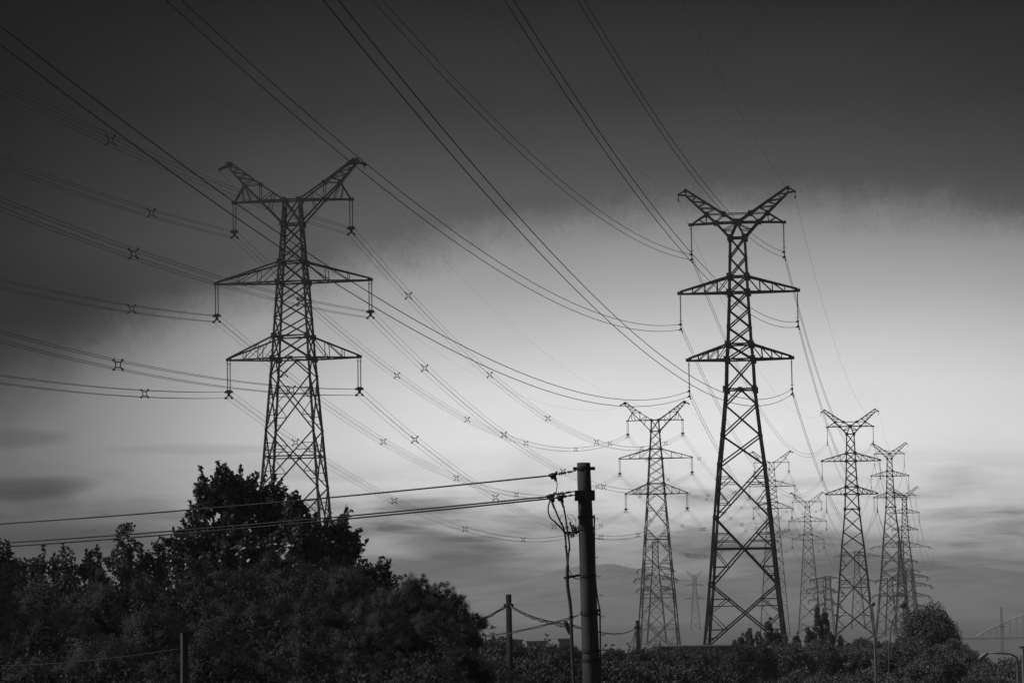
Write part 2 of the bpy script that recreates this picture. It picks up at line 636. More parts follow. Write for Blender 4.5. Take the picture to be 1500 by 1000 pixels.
def arm_centre(s, dz, wc, ww):
    mb = MB()
    bm = [(0.0, 64.25, .8), (2.8, 64.22, .6), (6.05, 64.1, .15)]
    chords(mb, bm, s, dz, wc)
    st = (4.0, 65.4, .55)
    link2(mb, bm[2], st, s, dz, wc * .8)
    link2(mb, lerp3(bm[1], bm[2], .4), st, s, dz, ww)
    link2(mb, lerp3(bm[1], bm[2], .4), lerp3(bm[2], st, .5), s, dz, ww)
    for i in range(5):
        a, b = lerp3(bm[0], bm[2], i / 5), lerp3(bm[0], bm[2], (i + 1) / 5)
        mb.beam((s * a[0], -a[2], a[1] + dz), (s * b[0], b[2], b[1] + dz), ww)
    mb.box((s * 6.05, 0, 64.1 + dz), .7, .4, .35)
    if s > 0:
        for y in (-1, 1):
            mb.box((0, y * .8, 64.25 + dz), .9, .25, .8)
            mb.beam((-1.75, y * .7, 65.4 + dz), (1.75, y * .7, 65.4 + dz), ww)
    return mb


WIDE = dict(
    prof=[(0, 6.5), (36, 3.8), (50.5, 2.7), (53.8, 2.5), (61.8, 2.0), (64.8, 1.72), (70.4, 1.35), (74, 1.15)], slope=.075,
    nodes=[74, 70.4, 67.6, 64.8, 61.8, 59.1, 56.4, 53.8, 50.5, 47.9, 39.9, 31.6, 22.5, 12, 0],
    kind={50.5: 'V', 39.9: 'H', 22.5: 'H'}, belts=[70.4, 64.8, 61.8, 53.8, 50.5], plates=[70.4, 64.8, 61.8, 53.8, 50.5],
    leg=.33, diag=.18, sec=.10, horn=horn_wide, arm=arm_wide, gap=5.1,
    ends={'U': (8.75, 74.2), 'M': (11.5, 61.8), 'L': (9.75, 50.5)}, mid=(2.0, 61.8, 1.72, 64.8), low=(2.7, 50.5, 2.5, 53.8), tip=(10.8, 78.3))
HEAVY = dict(
    prof=[(0, 6.0), (8.7, 5.1), (16.85, 4.28), (25.6, 3.55), (32.2, 2.95), (36.3, 2.45), (42.3, 1.85), (46.2, 1.7), (48.2, 1.52), (55, 1.2), (57.1, 1.13), (62.2, .95)], slope=.12,
    nodes=[62.2, 59.6, 57.1, 55, 52.7, 50.4, 48.2, 46.2, 42.3, 40.3, 36.25, 32.4, 25.5, 16.9, 9.0, 0],
    kind={42.3: 'V', 25.5: 'H'}, belts=[62.2, 57.1, 55, 48.2, 46.2, 42.3], plates=[62.2, 57.1, 55, 48.2, 46.2, 42.3],
    leg=.34, diag=.18, sec=.10, horn=horn_centre, arm=arm_centre, gap=4.3,
    ends={'U': (6.05, 64.15), 'M': (7.65, 55), 'L': (6.7, 46.2)}, mid=(1.2, 55, 1.13, 57.1), low=(1.7, 46.2, 1.52, 48.2), tip=(7.65, 67.3))


def pylon(spec, centre, yaw, ext, label):
    root = empty('lattice_pylon', (centre[0], centre[1], 0), -R(yaw))
    tag(root, label, 'pylon', 'lattice pylons carrying the two transmission lines')
    s_ = M['steel']
    wc, ww = spec['diag'] * 1.25, spec['sec'] * 1.0
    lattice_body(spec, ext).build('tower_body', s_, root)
    for s in (-1, 1):
        spec['horn'](s, ext, wc, ww).build('peak_horn', s_, root)
        spec['arm'](s, ext, wc, ww).build('cross_arm', s_, root)
        for hb, zb, ht, zt, half in (spec['mid'] + (spec['ends']['M'][0],), spec['low'] + (spec['ends']['L'][0],)):
            half_arm(s, hb, zb + ext, ht, zt + ext, half, wc, ww, 3 if spec is WIDE else 4).build('cross_arm', s_, root)
    quad = spec is WIDE
    for k, (half, z) in spec['ends'].items():
        for s in (-1, 1):
            x, z0 = s * half, z + ext
            z1 = z0 - spec['gap']
            if quad:
                for o in (-.2, .2):
                    st = MB()
                    st.beam((x + o, 0, z0), (x + o, 0, z0 - .35), .1)
                    st.tube([(x + o - .0, 0, z0 - .48), (x + o, 0, z0 - .52)], .2, 8)
                    st.sheds((x + o, 0, z0 - .35), (x + o, 0, z1 + .75), .055, .10, 20, 6)
                    st.build('insulator_string', M['insulator'], root)
                cl = MB()
                cl.box((x, 0, z1 + .5), .75, .12, .5)
                cl.box((x, 0, z1 + .02), .42, .14, .5)
                for ox in (-.45, .45):
                    cl.beam((x, 0, z1 + .5), (x + ox, 0, z1 + .45), .16)
                    cl.beam((x, 0, z1 + .05), (x + ox, 0, z1 - .45), .16)
                    for oz in (-.45, .45):
                        cl.box((x + ox, 0, z1 + oz), .22, .62, .3)
                        cl.beam((x + ox, -.3, z1 + oz), (x + ox + math.copysign(.16, ox), -.3, z1 + oz - .18), .1)
                cl.build('conductor_clamp', M['iron'], root)
            else:
                st = MB()
                st.beam((x, 0, z0), (x, 0, z0 - .25), .08)
                st.sheds((x, 0, z0 - .25), (x, 0, z1 + .75), .05, .095, 18, 6)
                st.tube([(x, 0, z1 + .80), (x, 0, z1 + .84)], .24, 8)
                st.tube([(x, 0, z0 - .52), (x, 0, z0 - .56)], .16, 8)
                st.build('insulator_string', M['insulator'], root)
                cl = MB()
                cl.beam((x, 0, z1 + .78), (x, 0, z1 - .5), .1)
                for oz, oy in ((.33, -.2), (-.33, .12)):
                    cl.box((x, oy, z1 + oz), .26, .7, .24)
                    cl.beam((x, oy - .3, z1 + oz), (x - .25, oy - .4, z1 + oz - .18), .12)
                cl.box((x + .12, .5, z1 - .62), .16, .4, .2)
                cl.build('conductor_clamp', M['iron'], root)
    return root


def ends(spec, centre, yaw, ext):
    c, s = math.cos(R(yaw)), math.sin(R(yaw))
    d = {}
    for k, (half, z) in spec['ends'].items():
        for n, g in (('L', -1), ('R', 1)):
            d[k + n] = Vector((centre[0] + g * c * half, centre[1] - g * s * half, z + ext - spec['gap']))
    for n, g in (('L', -1), ('R', 1)):
        d['G' + n] = Vector((centre[0] + g * c * spec['tip'][0], centre[1] - g * s * spec['tip'][0], spec['tip'][1] + ext))
    return d


def pos(u, Y):
    return ((u - 750) / F_PX * Y * 1.0, Y)


PY = {}
for k, sp, u, v, Y, yaw, lab in (
        ('A', WIDE, 429.5, 413.5, 450, 7, 'tall pylon at left rising behind the broadleaf trees, with paired insulator strings'),
        ('C', WIDE, 960.5, 671, 976, 7, 'mid-distance pylon just right of the concrete pole, with X spacers on its wires'),
        ('E', WIDE, 1131, 712, 1570, 5, 'distant pylon half hidden behind the right leg of the heaviest pylon'),
        ('H', WIDE, 1183, 763.3, 1900, 4, 'small distant pylon with three arm levels between the heaviest pylon and its next one'),
        ('B', HEAVY, 1082, 428.5, 400, 7, 'largest and darkest pylon right of centre, with thick black legs'),
        ('D', HEAVY, 1246.5, 675, 815, 5, 'clear pylon with wide V top standing behind the leaning pale lamp post'),
        ('F', HEAVY, 1303.5, 697, 1263, 4, 'hazy pylon second from the right, overlapping a fainter one'),
        ('G', HEAVY, 1325, 751, 1605, 4, 'faintest V topped pylon at far right, tangled with shorter pylons')):
    p = at(u, v, Y)
    PY[k] = (sp, (p.x, Y), yaw, p.z - sp['ends']['M'][1], lab)
ORD = {}
for k, (sp, c, yaw, ext, lab) in PY.items():
    ORD[k] = pylon(sp, c, yaw, ext, lab)
END = {k: ends(*v[:4]) for k, v in PY.items()}
# the next supports of both lines stand nearer, outside the frame to the left
END['A0'] = {k: v + Vector((0, 0, .05)) for k, v in ends(WIDE, (-83.9, 143.9), 8.0, .385).items()}
END['B0'] = {k: v + Vector((0, 0, 1.34)) for k, v in ends(HEAVY, (-26.2, 16.4), 8.8, -.45).items()}
END['H1'] = ends(WIDE, (at(1235, 760, 2500).x, 2500), 4, 6)
END['G1'] = ends(HEAVY, (at(1352, 760, 2100).x, 2100), 4, 6)


# ------------------------------------------------------------------ conductors
def sag_pts(a, b, S, n=44, off=(0, 0, 0)):
    o = Vector(off)
    return [a.lerp(b, i / n) + o - Vector((0, 0, 4 * S * (i / n) * (1 - i / n))) for i in range(n + 1)]


PH = {'UL': 'upper left arm', 'UR': 'upper right arm', 'ML': 'middle left arm', 'MR': 'middle right arm', 'LL': 'lower left arm', 'LR': 'lower right arm'}


def span(a, b, S, quad, label, group, spacers=(), r=.03):
    root = empty('conductor_span', a)
    tag(root, label, 'power line', group)
    d = (b - a)
    h = Vector((d.y, -d.x, 0)).normalized()
    offs = [(i * .45, j * .45) for i in (-1, 1) for j in (-1, 1)] if quad else [(0, .35), (0, -.35)]
    for sx, sz in offs:
        mb = MB()
        mb.tube(sag_pts(Vector((0, 0, 0)), d, S, 44, h * sx + Vector((0, 0, sz))), r, 4, False)
        mb.build('conductor', M['wire'], root)
    for t in spacers:
        p = d * t - Vector((0, 0, 4 * S * t * (1 - t)))
        t2 = d.normalized() * .05
        mb = MB()
        q = [h * (i * .27) + Vector((0, 0, j * .27)) for i, j in ((-1, -1), (1, -1), (1, 1), (-1, 1))]
        for i in range(4):
            mb.beam(p + q[i], p + q[(i + 1) % 4], .10)
            mb.beam(p + q[i] * .95, p + q[i] * 1.9, .13)
            mb.box(p + q[i] * 1.85, .22, .3, .22)
        mb.build('spacer', M['iron'], root)
    return root


def tof(a, b, S, u):
    """parameter along a span where it crosses image column u"""
    best = (1e9, .5)
    for i in range(1, 400):
        t = i / 400
        p = a.lerp(b, t)
        if p.y < 20:
            continue
        z = p.z - 4 * S * t * (1 - t) - CAM_H
        dd = p.y * CT + z * ST
        px, py = F_PX * p.x / dd, -F_PX * (-p.y * ST + z * CT) / dd
        uu = 750 + px * CR + py * SR
        best = min(best, (abs(uu - u), t))
    return best[1]


GA, GB = 'quad bundled wires of the line on the left', 'twin wires of the line on the right'
# sags in metres, spacers by the column they appear at
inA = {'UL': (4.76, (221,)), 'UR': (4.76, (161,)), 'ML': (5.62, (194,)), 'MR': (4.95, (197, 440)), 'LL': (5.8, (213,)), 'LR': (5.68, (173, 426))}
AC = {'UL': (14.9, (440, 581, 685, 770, 843, 893)), 'UR': (15.05, (598, 717, 803, 874, 940, 975)), 'ML': (15.0, (416, 562, 668, 756, 825, 875)),
      'MR': (13.9, (622, 738, 825, 884, 935, 972)), 'LL': (14.7, (432, 577, 681, 767, 836, 880)), 'LR': (14.5, (607, 726, 812, 880, 935, 975))}
for k, (S, sp) in inA.items():
    a, b = END['A0'][k], END['A'][k]
    span(a, b, S, True, 'four wires from the left edge to the %s of the left pylon' % PH[k], GA, [tof(a, b, S, u) for u in sp], .027)
for k, (S, sp) in AC.items():
    a, b = END['A'][k], END['C'][k]
    span(a, b, S, True, 'four wires with spacers leaving the %s of the left pylon' % PH[k], GA, [tof(a, b, S, u) for u in sp], .027)
for k in PH:
    a, b = END['C'][k], END['E'][k]
    span(a, b, 17, True, 'far wires leaving the %s of the mid-distance pylon' % PH[k], GA, (.1, .22, .36, .5, .64, .78, .9), .027)
for k in PH:
    a, b = END['E'][k], END['H'][k]
    span(a, b, 8, True, 'faint wires from the %s of the half hidden pylon' % PH[k], GA, (.2, .5, .8), .027)
for k in PH:
    a, b = END['H'][k], END['H1'][k]
    span(a, b, 14, True, 'faintest wires beyond the %s of the small distant pylon' % PH[k], GA, (), .027)
inB = dict(LL=10.33, ML=10.59, LR=10.73, UL=10.09, MR=10.29, UR=9.99)
for k, S in inB.items():
    span(END['B0'][k], END['B'][k], S, False, 'twin black wires from the top edge to the %s of the largest pylon' % PH[k], GB, (), .03)
for p, q, S, txt in (('B', 'D', 12.0, 'twin wires leaving the %s of the largest pylon'),
                     ('D', 'F', 13.0, 'far twin wires off the %s of the clear pylon'),
                     ('F', 'G', 9.0, 'faint twin wires leaving the %s of the hazy pylon'),
                     ('G', 'G1', 14.0, 'faintest twin wires leaving the %s of the rightmost pylon')):
    for k in PH:
        span(END[p][k], END[q][k], S, False, txt % PH[k], GB, (), .028)
SIDE = {'GL': 'left', 'GR': 'right'}
for p, q, S, txt in (('A0', 'A', 4.5, 'hair thin earth wire from the left edge to the %s horn of the left pylon'),
                     ('A', 'C', 12.0, 'hair thin earth wire from the %s horn of the left pylon to the mid-distance pylon'),
                     ('C', 'E', 13.0, 'hair thin earth wire from the %s horn of the mid-distance pylon onwards'),
                     ('B0', 'B', 7.0, 'hair thin earth wire from the top edge to the %s horn of the largest pylon'),
                     ('B', 'D', 9.5, 'hair thin earth wire from the %s horn of the largest pylon to the one behind'),
                     ('D', 'F', 10.0, 'hair thin earth wire from the %s horn of the pylon behind the lamp posts')):
    for k in SIDE:
        a, b = END[p][k], END[q][k]
        mb = MB()
        mb.tube(sag_pts(Vector((0, 0, 0)), b - a, S), .013, 4, False)
        o = mb.build('earth_wire', M['wire'])
        o.location = a
        tag(o, txt % SIDE[k], 'earth wire', 'earth wires on the pylon horns')


# ------------------------------------------------------------------ shorter pylons in the distance
def far_pylon(u, Y, top_v, base_half, top_half, arms, label, flat=0.0, horn=False, leg=.26):
    c = at(u, 900, Y)
    root = empty('lattice_pylon', (c.x, Y, 0), -R(rnd.uniform(-6, 10)))
    tag(root, label, 'pylon', 'shorter pylons in the misty distance')
    H = at(u, top_v, Y).z
    body = MB()
    levels = [0]
    z = 0
    while z < H:
        hw_ = base_half + (top_half - base_half) * min(1, z / (H * .8))
        z += max(1.6, hw_ * 1.7)
        levels.append(min(z, H))
    cs = [(-1, -1), (1, -1), (1, 1), (-1, 1)]

    def P(k, z):
        h = base_half + (top_half - base_half) * min(1, z / (H * .8))
        return Vector((k[0] * h, k[1] * h, z))
    for a, b in zip(levels[:-1], levels[1:]):
        for i in range(4):
            body.beam(P(cs[i], a), P(cs[i], b), leg)
            body.beam(P(cs[i], a), P(cs[(i + 1) % 4], b), leg * .5)
            body.beam(P(cs[(i + 1) % 4], a), P(cs[i], b), leg * .5)
            body.beam(P(cs[i], b), P(cs[(i + 1) % 4], b), leg * .45)
    body.build('tower_body', M['steel'], root)
    for v, half_px in arms:
        z = at(u, v, Y).z
        half = half_px / F_PX * Y
        hb = P((1, 1), z).x
        for s in (-1, 1):
            mb = half_arm(s, hb, z, hb, min(z + half * .22, H), half, leg * .8, leg * .45, 4)
            if not flat:
                # jumper loop curling under the arm end
                mb.tube([(s * half, -.9, z), (s * half * 1.08, -.8, z - .9), (s * half * 1.02, 0, z - 1.7), (s * half * 1.08, .8, z - .9), (s * half, .9, z)], .11, 5)
                mb.sheds((s * half, 0, z), (s * half * 1.16, -2.2, z - .9), .1, .16, 6, 5)
            mb.build('cross_arm', M['steel'], root)
    if horn:
        for s in (-1, 1):
            mb = MB()
            for y in (-.5, .5):
                mb.beam((s * top_half, y, H - 3), (s * horn, y * .4, H + 3), leg)
                mb.beam((0, y, H - .8), (s * horn * .95, y * .4, H + 3.4), leg * .8)
                for t in (.3, .55, .8):
                    mb.beam((s * (top_half + (horn - top_half) * t), y * .7, H - 3 + 6 * t), (s * horn * .95 * t, y * .7, H - .8 + 4.2 * t), leg * .5)
            mb.build('peak_horn', M['steel'], root)
    return root


far_pylon(961.5, 1300, 793, 4.1, 1.2, [(834, 25), (848, 29), (863, 26)], 'slim grey pylon seen through the legs of the mid-distance pylon')
far_pylon(1018.5, 2300, 842, 3.6, 1.1, [(857, 13), (877, 15)], 'tiny faint pylon left of the legs of the largest pylon', .1, 6.2, .19)
far_pylon(1203, 1450, 846, 2.9, 1.3, [(849, 14), (863, 19), (879, 17), (893, 15)], 'squat pylon with curling arm ends behind the dark spire trees, left of two')
far_pylon(1214, 1600, 843, 3.0, 1.3, [(847, 16), (868, 20), (886, 18), (902, 14)], 'squat pylon with curling arm ends left of the clear V topped pylon')
far_pylon(1257, 2100, 806, 4.8, 1.5, [(815, 34), (852, 30)], 'ghostly wide armed pylon seen between the legs of the clear V topped pylon', .1, False, .34)
far_pylon(1322, 1750, 792, 4.2, 1.4, [(801, 40), (822, 22), (836, 24)], 'grey pylon with one very long top arm at far right')
far_pylon(1333, 1420, 834, 3.4, 1.4, [(845, 26), (858, 31), (873, 28), (889, 24)], 'dense grey pylon with drooping arm ends beside the round tree')
far_pylon(1305, 1500, 846, 3.0, 1.3, [(850, 20), (872, 24)], 'squat grey pylon between the feet of the second pylon from the right')


def thin_line(a, b, S, label, r=.02, cat='wire', group='thin lines in the misty distance'):
    mb = MB()
    mb.tube(sag_pts(Vector((0, 0, 0)), b - a, S, 30), r, 4, False)
    o = mb.build('overhead_wire', M['wire'])
    o.location = a
    return tag(o, label, cat, group)


for v0, v1, w in ((871, 836, 'topmost'), (877, 850, 'middle'), (884, 865, 'lowest')):
    thin_line(at(560, v0 + 2, 2100), at(948, v1, 1300), 4, 'faint grey distant wire crossing the hill left of the concrete pole, %s of three' % w, .035)
for v0, v1, w in ((846, 815, 'upper'), (866, 834, 'lower')):
    thin_line(at(975, v0 + 2, 1300), at(1230, v1, 2100), 6, 'faint distant wire behind the legs of the largest pylon, %s of two' % w, .035)


# ------------------------------------------------------------------ the concrete pole and its hardware
YP = 48.0


def p48(u, v, dy=0.0):
    q = at(u, v, YP)
    return Vector((q.x, YP + dy, q.z))


PX = YP / F_PX      # metres per photo pixel at the pole


def concrete_pole():
    top, low = p48(854.8, 678), p48(866.8, 1000)
    d = (low - top) / (top.z - low.z)
    r0, r1 = 19.6 / 2 * PX, 26.2 / 2 * PX
    sl = (r1 - r0) / (top.z - low.z)
    base = top + d * top.z
    root = empty('utility_pole', (base.x, base.y, 0))
    tag(root, 'thick round concrete pole in the foreground with three wires dead ended at its top', 'utility pole')
    o = Vector((base.x, base.y, 0))
    ax = lambda v: top + d * (top.z - p48(855, v).z) - o
    rad = lambda v: r0 + sl * (top.z - p48(855, v).z)
    mb = MB()
    zs = np.linspace(0, top.z, 30)
    pts = [top + d * (top.z - z) - o for z in zs]
    rs = [r0 + sl * (top.z - z) for z in zs]
    mb.tube(pts + [pts[-1] + Vector((0, 0, .006))], rs + [rs[-1] * .93], 32)
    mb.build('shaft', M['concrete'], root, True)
    W = lambda u, v, dy=0.0: p48(u, v, dy) - o
    # steel bands
    for v, h, g in ((686, .05, 1.1), (725.5, .155, 1.14), (757, .04, 1.1), (773.5, .05, 1.1), (843, .04, 1.1), (897.5, .055, 1.1), (953, .05, 1.08), (966, .045, 1.08)):
        b = MB()
        c = ax(v)
        b.tube([c - Vector((0, 0, h / 2)), c + Vector((0, 0, h / 2))], rad(v) * g, 28)
        if v == 686:
            b.box(c + Vector((rad(v) * 1.35, 0, .0)), .07, .06, .05)
            b.box(c + Vector((-rad(v) * 1.3, 0, .0)), .06, .06, .05)
        if v == 725.5:
            b.box(c + Vector((0, -rad(v) * 1.1, 0)), 29 * PX, .02, .155)
            b.box(c + Vector((0, rad(v) * 1.1, 0)), 29 * PX, .02, .155)
            for s in (-1, 1):
                b.box(c + Vector((s * 13.3 * PX, 0, 0)), .03, rad(v) * 2.1, .10)
                for q in (-.05, .05):
                    b.beam(c + Vector((s * 13.3 * PX, -.16, q)), c + Vector((s * 13.3 * PX, .16, q)), .027)
        b.build('band', M['iron'], root)
    # conduit on the right side, bending outwards to a bracket
    c = MB()
    c.tube([W(870.5, 754), W(870.8, 800), W(871.6, 838), W(873.2, 860), W(876.3, 882), W(878.8, 893), W(879.3, 930), W(880, 1000), W(884, 1100)], 1.15 * PX, 8)
    c.build('conduit', M['cable'], root, True)
    b = MB()
    b.box(W(876, 893.5), 7 * PX, .06, 3.4 * PX)
    b.box(W(876, 899.5), 8 * PX, .06, 3.0 * PX)
    b.box(W(873.6, 950), 7 * PX, .05, 2 * PX)
    b.build('bracket', M['iron'], root)
    for (u, v) in ((871, 759), (872, 788), (871, 816), (874.5, 844), (877.5, 871.5), (880, 902.5), (880.5, 930)):
        b = MB()
        b.tube([W(u, v), W(u + 4.5, v + .3), W(u + 5, v - 1.6)], .55 * PX, 6)
        b.build('step_bolt', M['iron'], root)
    # support arm at the left with its brace, and the cable clamp arm above
    b = MB()
    b.beam(W(826, 846.2), W(851, 841.5), .03, .035)
    b.tube([W(833, 834), W(838, 842), W(843, 847), W(850, 848.5)], .006, 5)
    b.tube([W(833, 841), W(840, 846), W(846, 847)], .006, 5)
    b.build('support_arm', M['iron'], root)
    b = MB()
    b.beam(W(826, 781.5), W(850, 777), .028, .03)
    b.beam(W(827, 785), W(849, 779), .012)
    for u in (829, 832, 834.5, 837, 840, 843.5):
        b.box(W(u, 781.5 + rnd.uniform(-2, 2.5), rnd.uniform(-.05, .05)), .028, .05, rnd.uniform(.03, .055))
    b.tube([W(850, 773), W(847, 768.5), W(846, 771)], .006, 5)
    b.build('support_arm', M['iron'], root)
    for a, q in (((834.5, 764), (840, 780)), ((843, 770.5), (845, 782)), ((839, 768), (843.5, 781))):
        b = MB()
        b.sheds(W(*a, -.03), W(*q, -.03), .011, .024, 6, 8)
        b.build('surge_arrester', M['insulator'], root)
    # strain insulators and clamps
    for (a, q, dy) in (((843.5, 689.3), (814, 694.5), 0), ((842.5, 718.6), (810, 724), .12), ((842.5, 724.8), (818, 728.2), -.12)):
        b = MB()
        A, Q = W(*a, dy), W(*q, dy)
        b.tube([A, Q], .009, 6)
        b.sheds(A.lerp(Q, .18), A.lerp(Q, .40), .014, .022, 3, 8)
        b.sheds(A.lerp(Q, .50), A.lerp(Q, .86), .014, .037, 4, 10)
        b.build('strain_insulator', M['insulator'], root)
    for (pts, dy) in ((((816, 693.5), (809, 696), (802, 696.4)), 0), (((813, 724), (806, 726.3), (799, 726.8)), .12), (((826, 727.2), (819, 728.5), (814, 729.2)), -.12)):
        b = MB()
        P = [W(*p, dy) for p in pts]
        b.tube(P, [.02, .04, .012], 8)
        b.box(P[1] - Vector((-.02, 0, .03)), .085, .05, .06)
        b.box(P[1] - Vector((-.05, 0, .065)), .04, .04, .05)
        b.box(P[0] + Vector((-.01, 0, .02)), .03, .06, .04)
        b.build('dead_end_clamp', M['iron'], root)
    # jumpers
    def smooth(pts, dy, r, n=6):
        P = [W(*p, dy) for p in pts]
        out = []
        for i in range(len(P) - 1):
            p0, p1, p2, p3 = P[max(i - 1, 0)], P[i], P[i + 1], P[min(i + 2, len(P) - 1)]
            for k in range(5):
                t = k / 5
                out.append(.5 * ((2 * p1) + (p2 - p0) * t + (2 * p0 - 5 * p1 + 4 * p2 - p3) * t * t + (3 * p1 - p0 - 3 * p2 + p3) * t ** 3))
        out.append(P[-1])
        m = MB()
        m.tube(out, r, n)
        return m
    for pts, dy, r in ((((811, 699), (815, 703), (816, 711), (814.5, 720), (811.5, 725)), 0, .008), (((806, 732), (803.6, 740), (803.2, 748), (806, 757), (812, 763), (820, 770)), .1, .011),
                       (((840, 780), (843.5, 770), (843, 761), (838, 754), (831, 753.5), (833, 758), (838, 765)), .05, .004), (((820.5, 760), (822, 755), (826, 753))
                       , .05, .004), (((845, 776), (846.5, 770), (849, 768)), 0, .006)):
        smooth(pts, dy, r).build('jumper_wire', M['cable'], root, True)
    # cable terminations and the cables going down
    for a, q, dy in (((807.5, 731), (812.5, 744.5), .1), ((820.5, 729.5), (826, 744), -.1)):
        b = MB()
        b.sheds(W(*a, dy), W(*q, dy), .013, .026, 7, 10)
        b.build('cable_termination', M['insulator'], root)
    for pts, dy in ((((812.5, 744), (817, 755), (821, 764), (826, 774), (828, 786), (829.3, 800), (831, 815), (831.4, 830)), .03),
                    (((826, 744), (828, 755), (830, 768), (831.5, 780), (833.5, 792), (834, 802), (832.4, 815), (831.6, 830)), -.03),
                    (((811, 762), (819, 770), (826, 778), (828.6, 788), (829.0, 802), (830.6, 818), (831.2, 830)), .0)):
        smooth(pts, dy, [.0135] * (5 * (len(pts) - 1) + 1), 8).build('cable', M['cable'], root, True)
    smooth(((831.4, 826), (831, 845), (832, 862), (835, 882), (836.6, 900), (837.2, 925), (838.5, 960), (842, 1020)), 0, .026, 10).build('cable', M['cable'], root, True)
    for u, v, r in ((829, 800, .02), (822.5, 766, .02), (830.5, 772, .027), (834, 805, .02), (836.3, 903, .032), (831.3, 846, .032)):
        b = MB()
        q = W(u, v)
        b.tube([q - Vector((0, 0, .012)), q + Vector((0, 0, .012))], r, 10)
        b.build('cable_clip', M['iron'], root)
    return root


concrete_pole()
# three wires from the pole out to the left
for a, q, S, lab, dy in (((801, 696.8), (-656, 788), .28, 'highest black wire from the concrete pole to the left edge', 0),
                         ((799, 727), (-656, 817), .26, 'upper one of the close pair of black wires running left from the concrete pole', .12),
                         ((814, 729.4), (-656, 824), .27, 'lower one of the close pair of black wires running left from the concrete pole', -.12)):
    A = p48(*a, dy)
    B = at(q[0], q[1], 80) + Vector((0, dy, 0))
    thin_line(A, B, S, lab, .0125, 'wire', 'wires dead ended on the concrete pole')


def small_pole(u, v_top, Y, w_px, label, lean=0.0, cap=False):
    t = at(u, v_top, Y)
    root = empty('utility_pole', (t.x, Y, 0))
    tag(root, label, 'utility pole', 'slim concrete poles in the middle distance')
    r = w_px / 2 / F_PX * Y
    mb = MB()
    mb.tube([(lean, 0, 0), (lean * .5, 0, t.z * .5), (0, 0, t.z)], [r * 1.7, r * 1.3, r], 16)
    mb.build('shaft', M['old_concrete'], root, True)
    b = MB()
    b.tube([(0, 0, t.z - .42), (0, 0, t.z - .34)], r * 1.25, 14)
    b.box((-r * 1.4, 0, t.z - .38), .07, .08, .10)
    b.box((r * 1.4, 0, t.z - .38), .07, .08, .10)
    b.build('band', M['iron'], root)
    return root


small_pole(745, 870, 108, 8.2, 'slim dark pole between the shrubs and the thick concrete pole', .05)
small_pole(933.5, 908, 165, 5.4, 'short dark pole standing left of the mid-distance pylon legs', .05)


def bundle(pts, Y0, Y1, S, label, lash=True):
    A, B = at(*pts[0], Y0), at(*pts[1], Y1)
    root = empty('bundled_cable', A)
    tag(root, label, 'cable', 'low lashed cables on the slim poles')
    d = B - A
    P = sag_pts(Vector((0, 0, 0)), d, S, 26)
    mb = MB()
    mb.tube(P, .0095 * Y0 / 60, 5, False)
    mb.build('messenger_wire', M['wire'], root)
    mb = MB()
    w = Y0 / F_PX
    Q = [p - Vector((0, 0, (2.0 + .8 * math.sin(i * 1.9)) * w * (1 if 0 < i < 26 else 0))) for i, p in enumerate(P)]
    mb.tube(Q, .012 * Y0 / 60, 5, False)
    mb.build('cable', M['cable'], root)
    if lash:
        mb = MB()
        for i in range(2, 26, 2):
            mb.beam(P[i], Q[i], .010 * Y0 / 60)
        mb.build('hanger', M['iron'], root)
    return root


bundle([(743, 885.5), (600, 934)], 108, 108, .25, 'lashed cable sloping left from the slim dark pole to the shrubs')
bundle([(747, 885.5), (832, 914)], 108, 60, .10, 'lashed cable sloping right from the slim dark pole to the cable junction')
bundle([(848, 900), (640, 926)], 48, 108, .22, 'cable running left behind the slim dark pole from the concrete pole', False)
bundle([(834, 913), (932, 918.5)], 60, 165, .25, 'lashed cable from the concrete pole to the short dark pole')
mb = MB()
J = at(831, 918, 60)
mb.tube([(-.05, 0, .12), (-.03, 0, .08), (.05, 0, -.11), (.06, 0, -.14)], [.03, .05, .045, .02], 10)
mb.tube([(.06, 0, -.12), (.07, 0, -.6), (.06, 0, -J.z + .1)], .014, 6)
o = mb.build('junction_closure', M['cable'])
o.location = J
tag(o, 'dark cable splice closure hanging left of the concrete pole', 'cable box')
for u, w in ((914, 'left'), (923, 'right')):
    thin_line(at(932, 921, 165), at(u, 972, 165), 0.0, 'thin guy wire from the short dark pole to the ground, %s of two' % w, .018, 'guy wire', 'guy wires of the short dark pole')


def fence_post():
    t = at(270, 929, 40)
    root = empty('concrete_post', (t.x, 40, 0))
    tag(root, 'pale edged square post standing in the shrubs at lower left', 'post')
    mb = MB()
    w = 8.5 / F_PX * 40
    vs = []
    for z, k, dx in ((0, 1.5, -.1), (t.z, 1.0, 0)):
        for i, j in ((-1, -1), (1, -1), (1, 1), (-1, 1)):
            vs.append((i * w / 2 * k + dx, j * w / 2 * k, z))
    mb.add(vs, [(3, 2, 1, 0), (4, 5, 6, 7), (0, 1, 5, 4), (1, 2, 6, 5), (2, 3, 7, 6), (3, 0, 4, 7)])
    mb.build('shaft', M['concrete'], root)
    mb = MB()
    mb.box((0, 0, t.z + .012), w * 1.12, w * 1.12, .02)
    mb.build('cap', M['concrete'], root)
    root.rotation_euler = (0, 0, R(28))
    thin_line(at(262, 950, 40), at(-40, 975, 46), .06, 'thin dark wire from the square post to the left edge', .008, 'wire', 'wires on the square post')


fence_post()


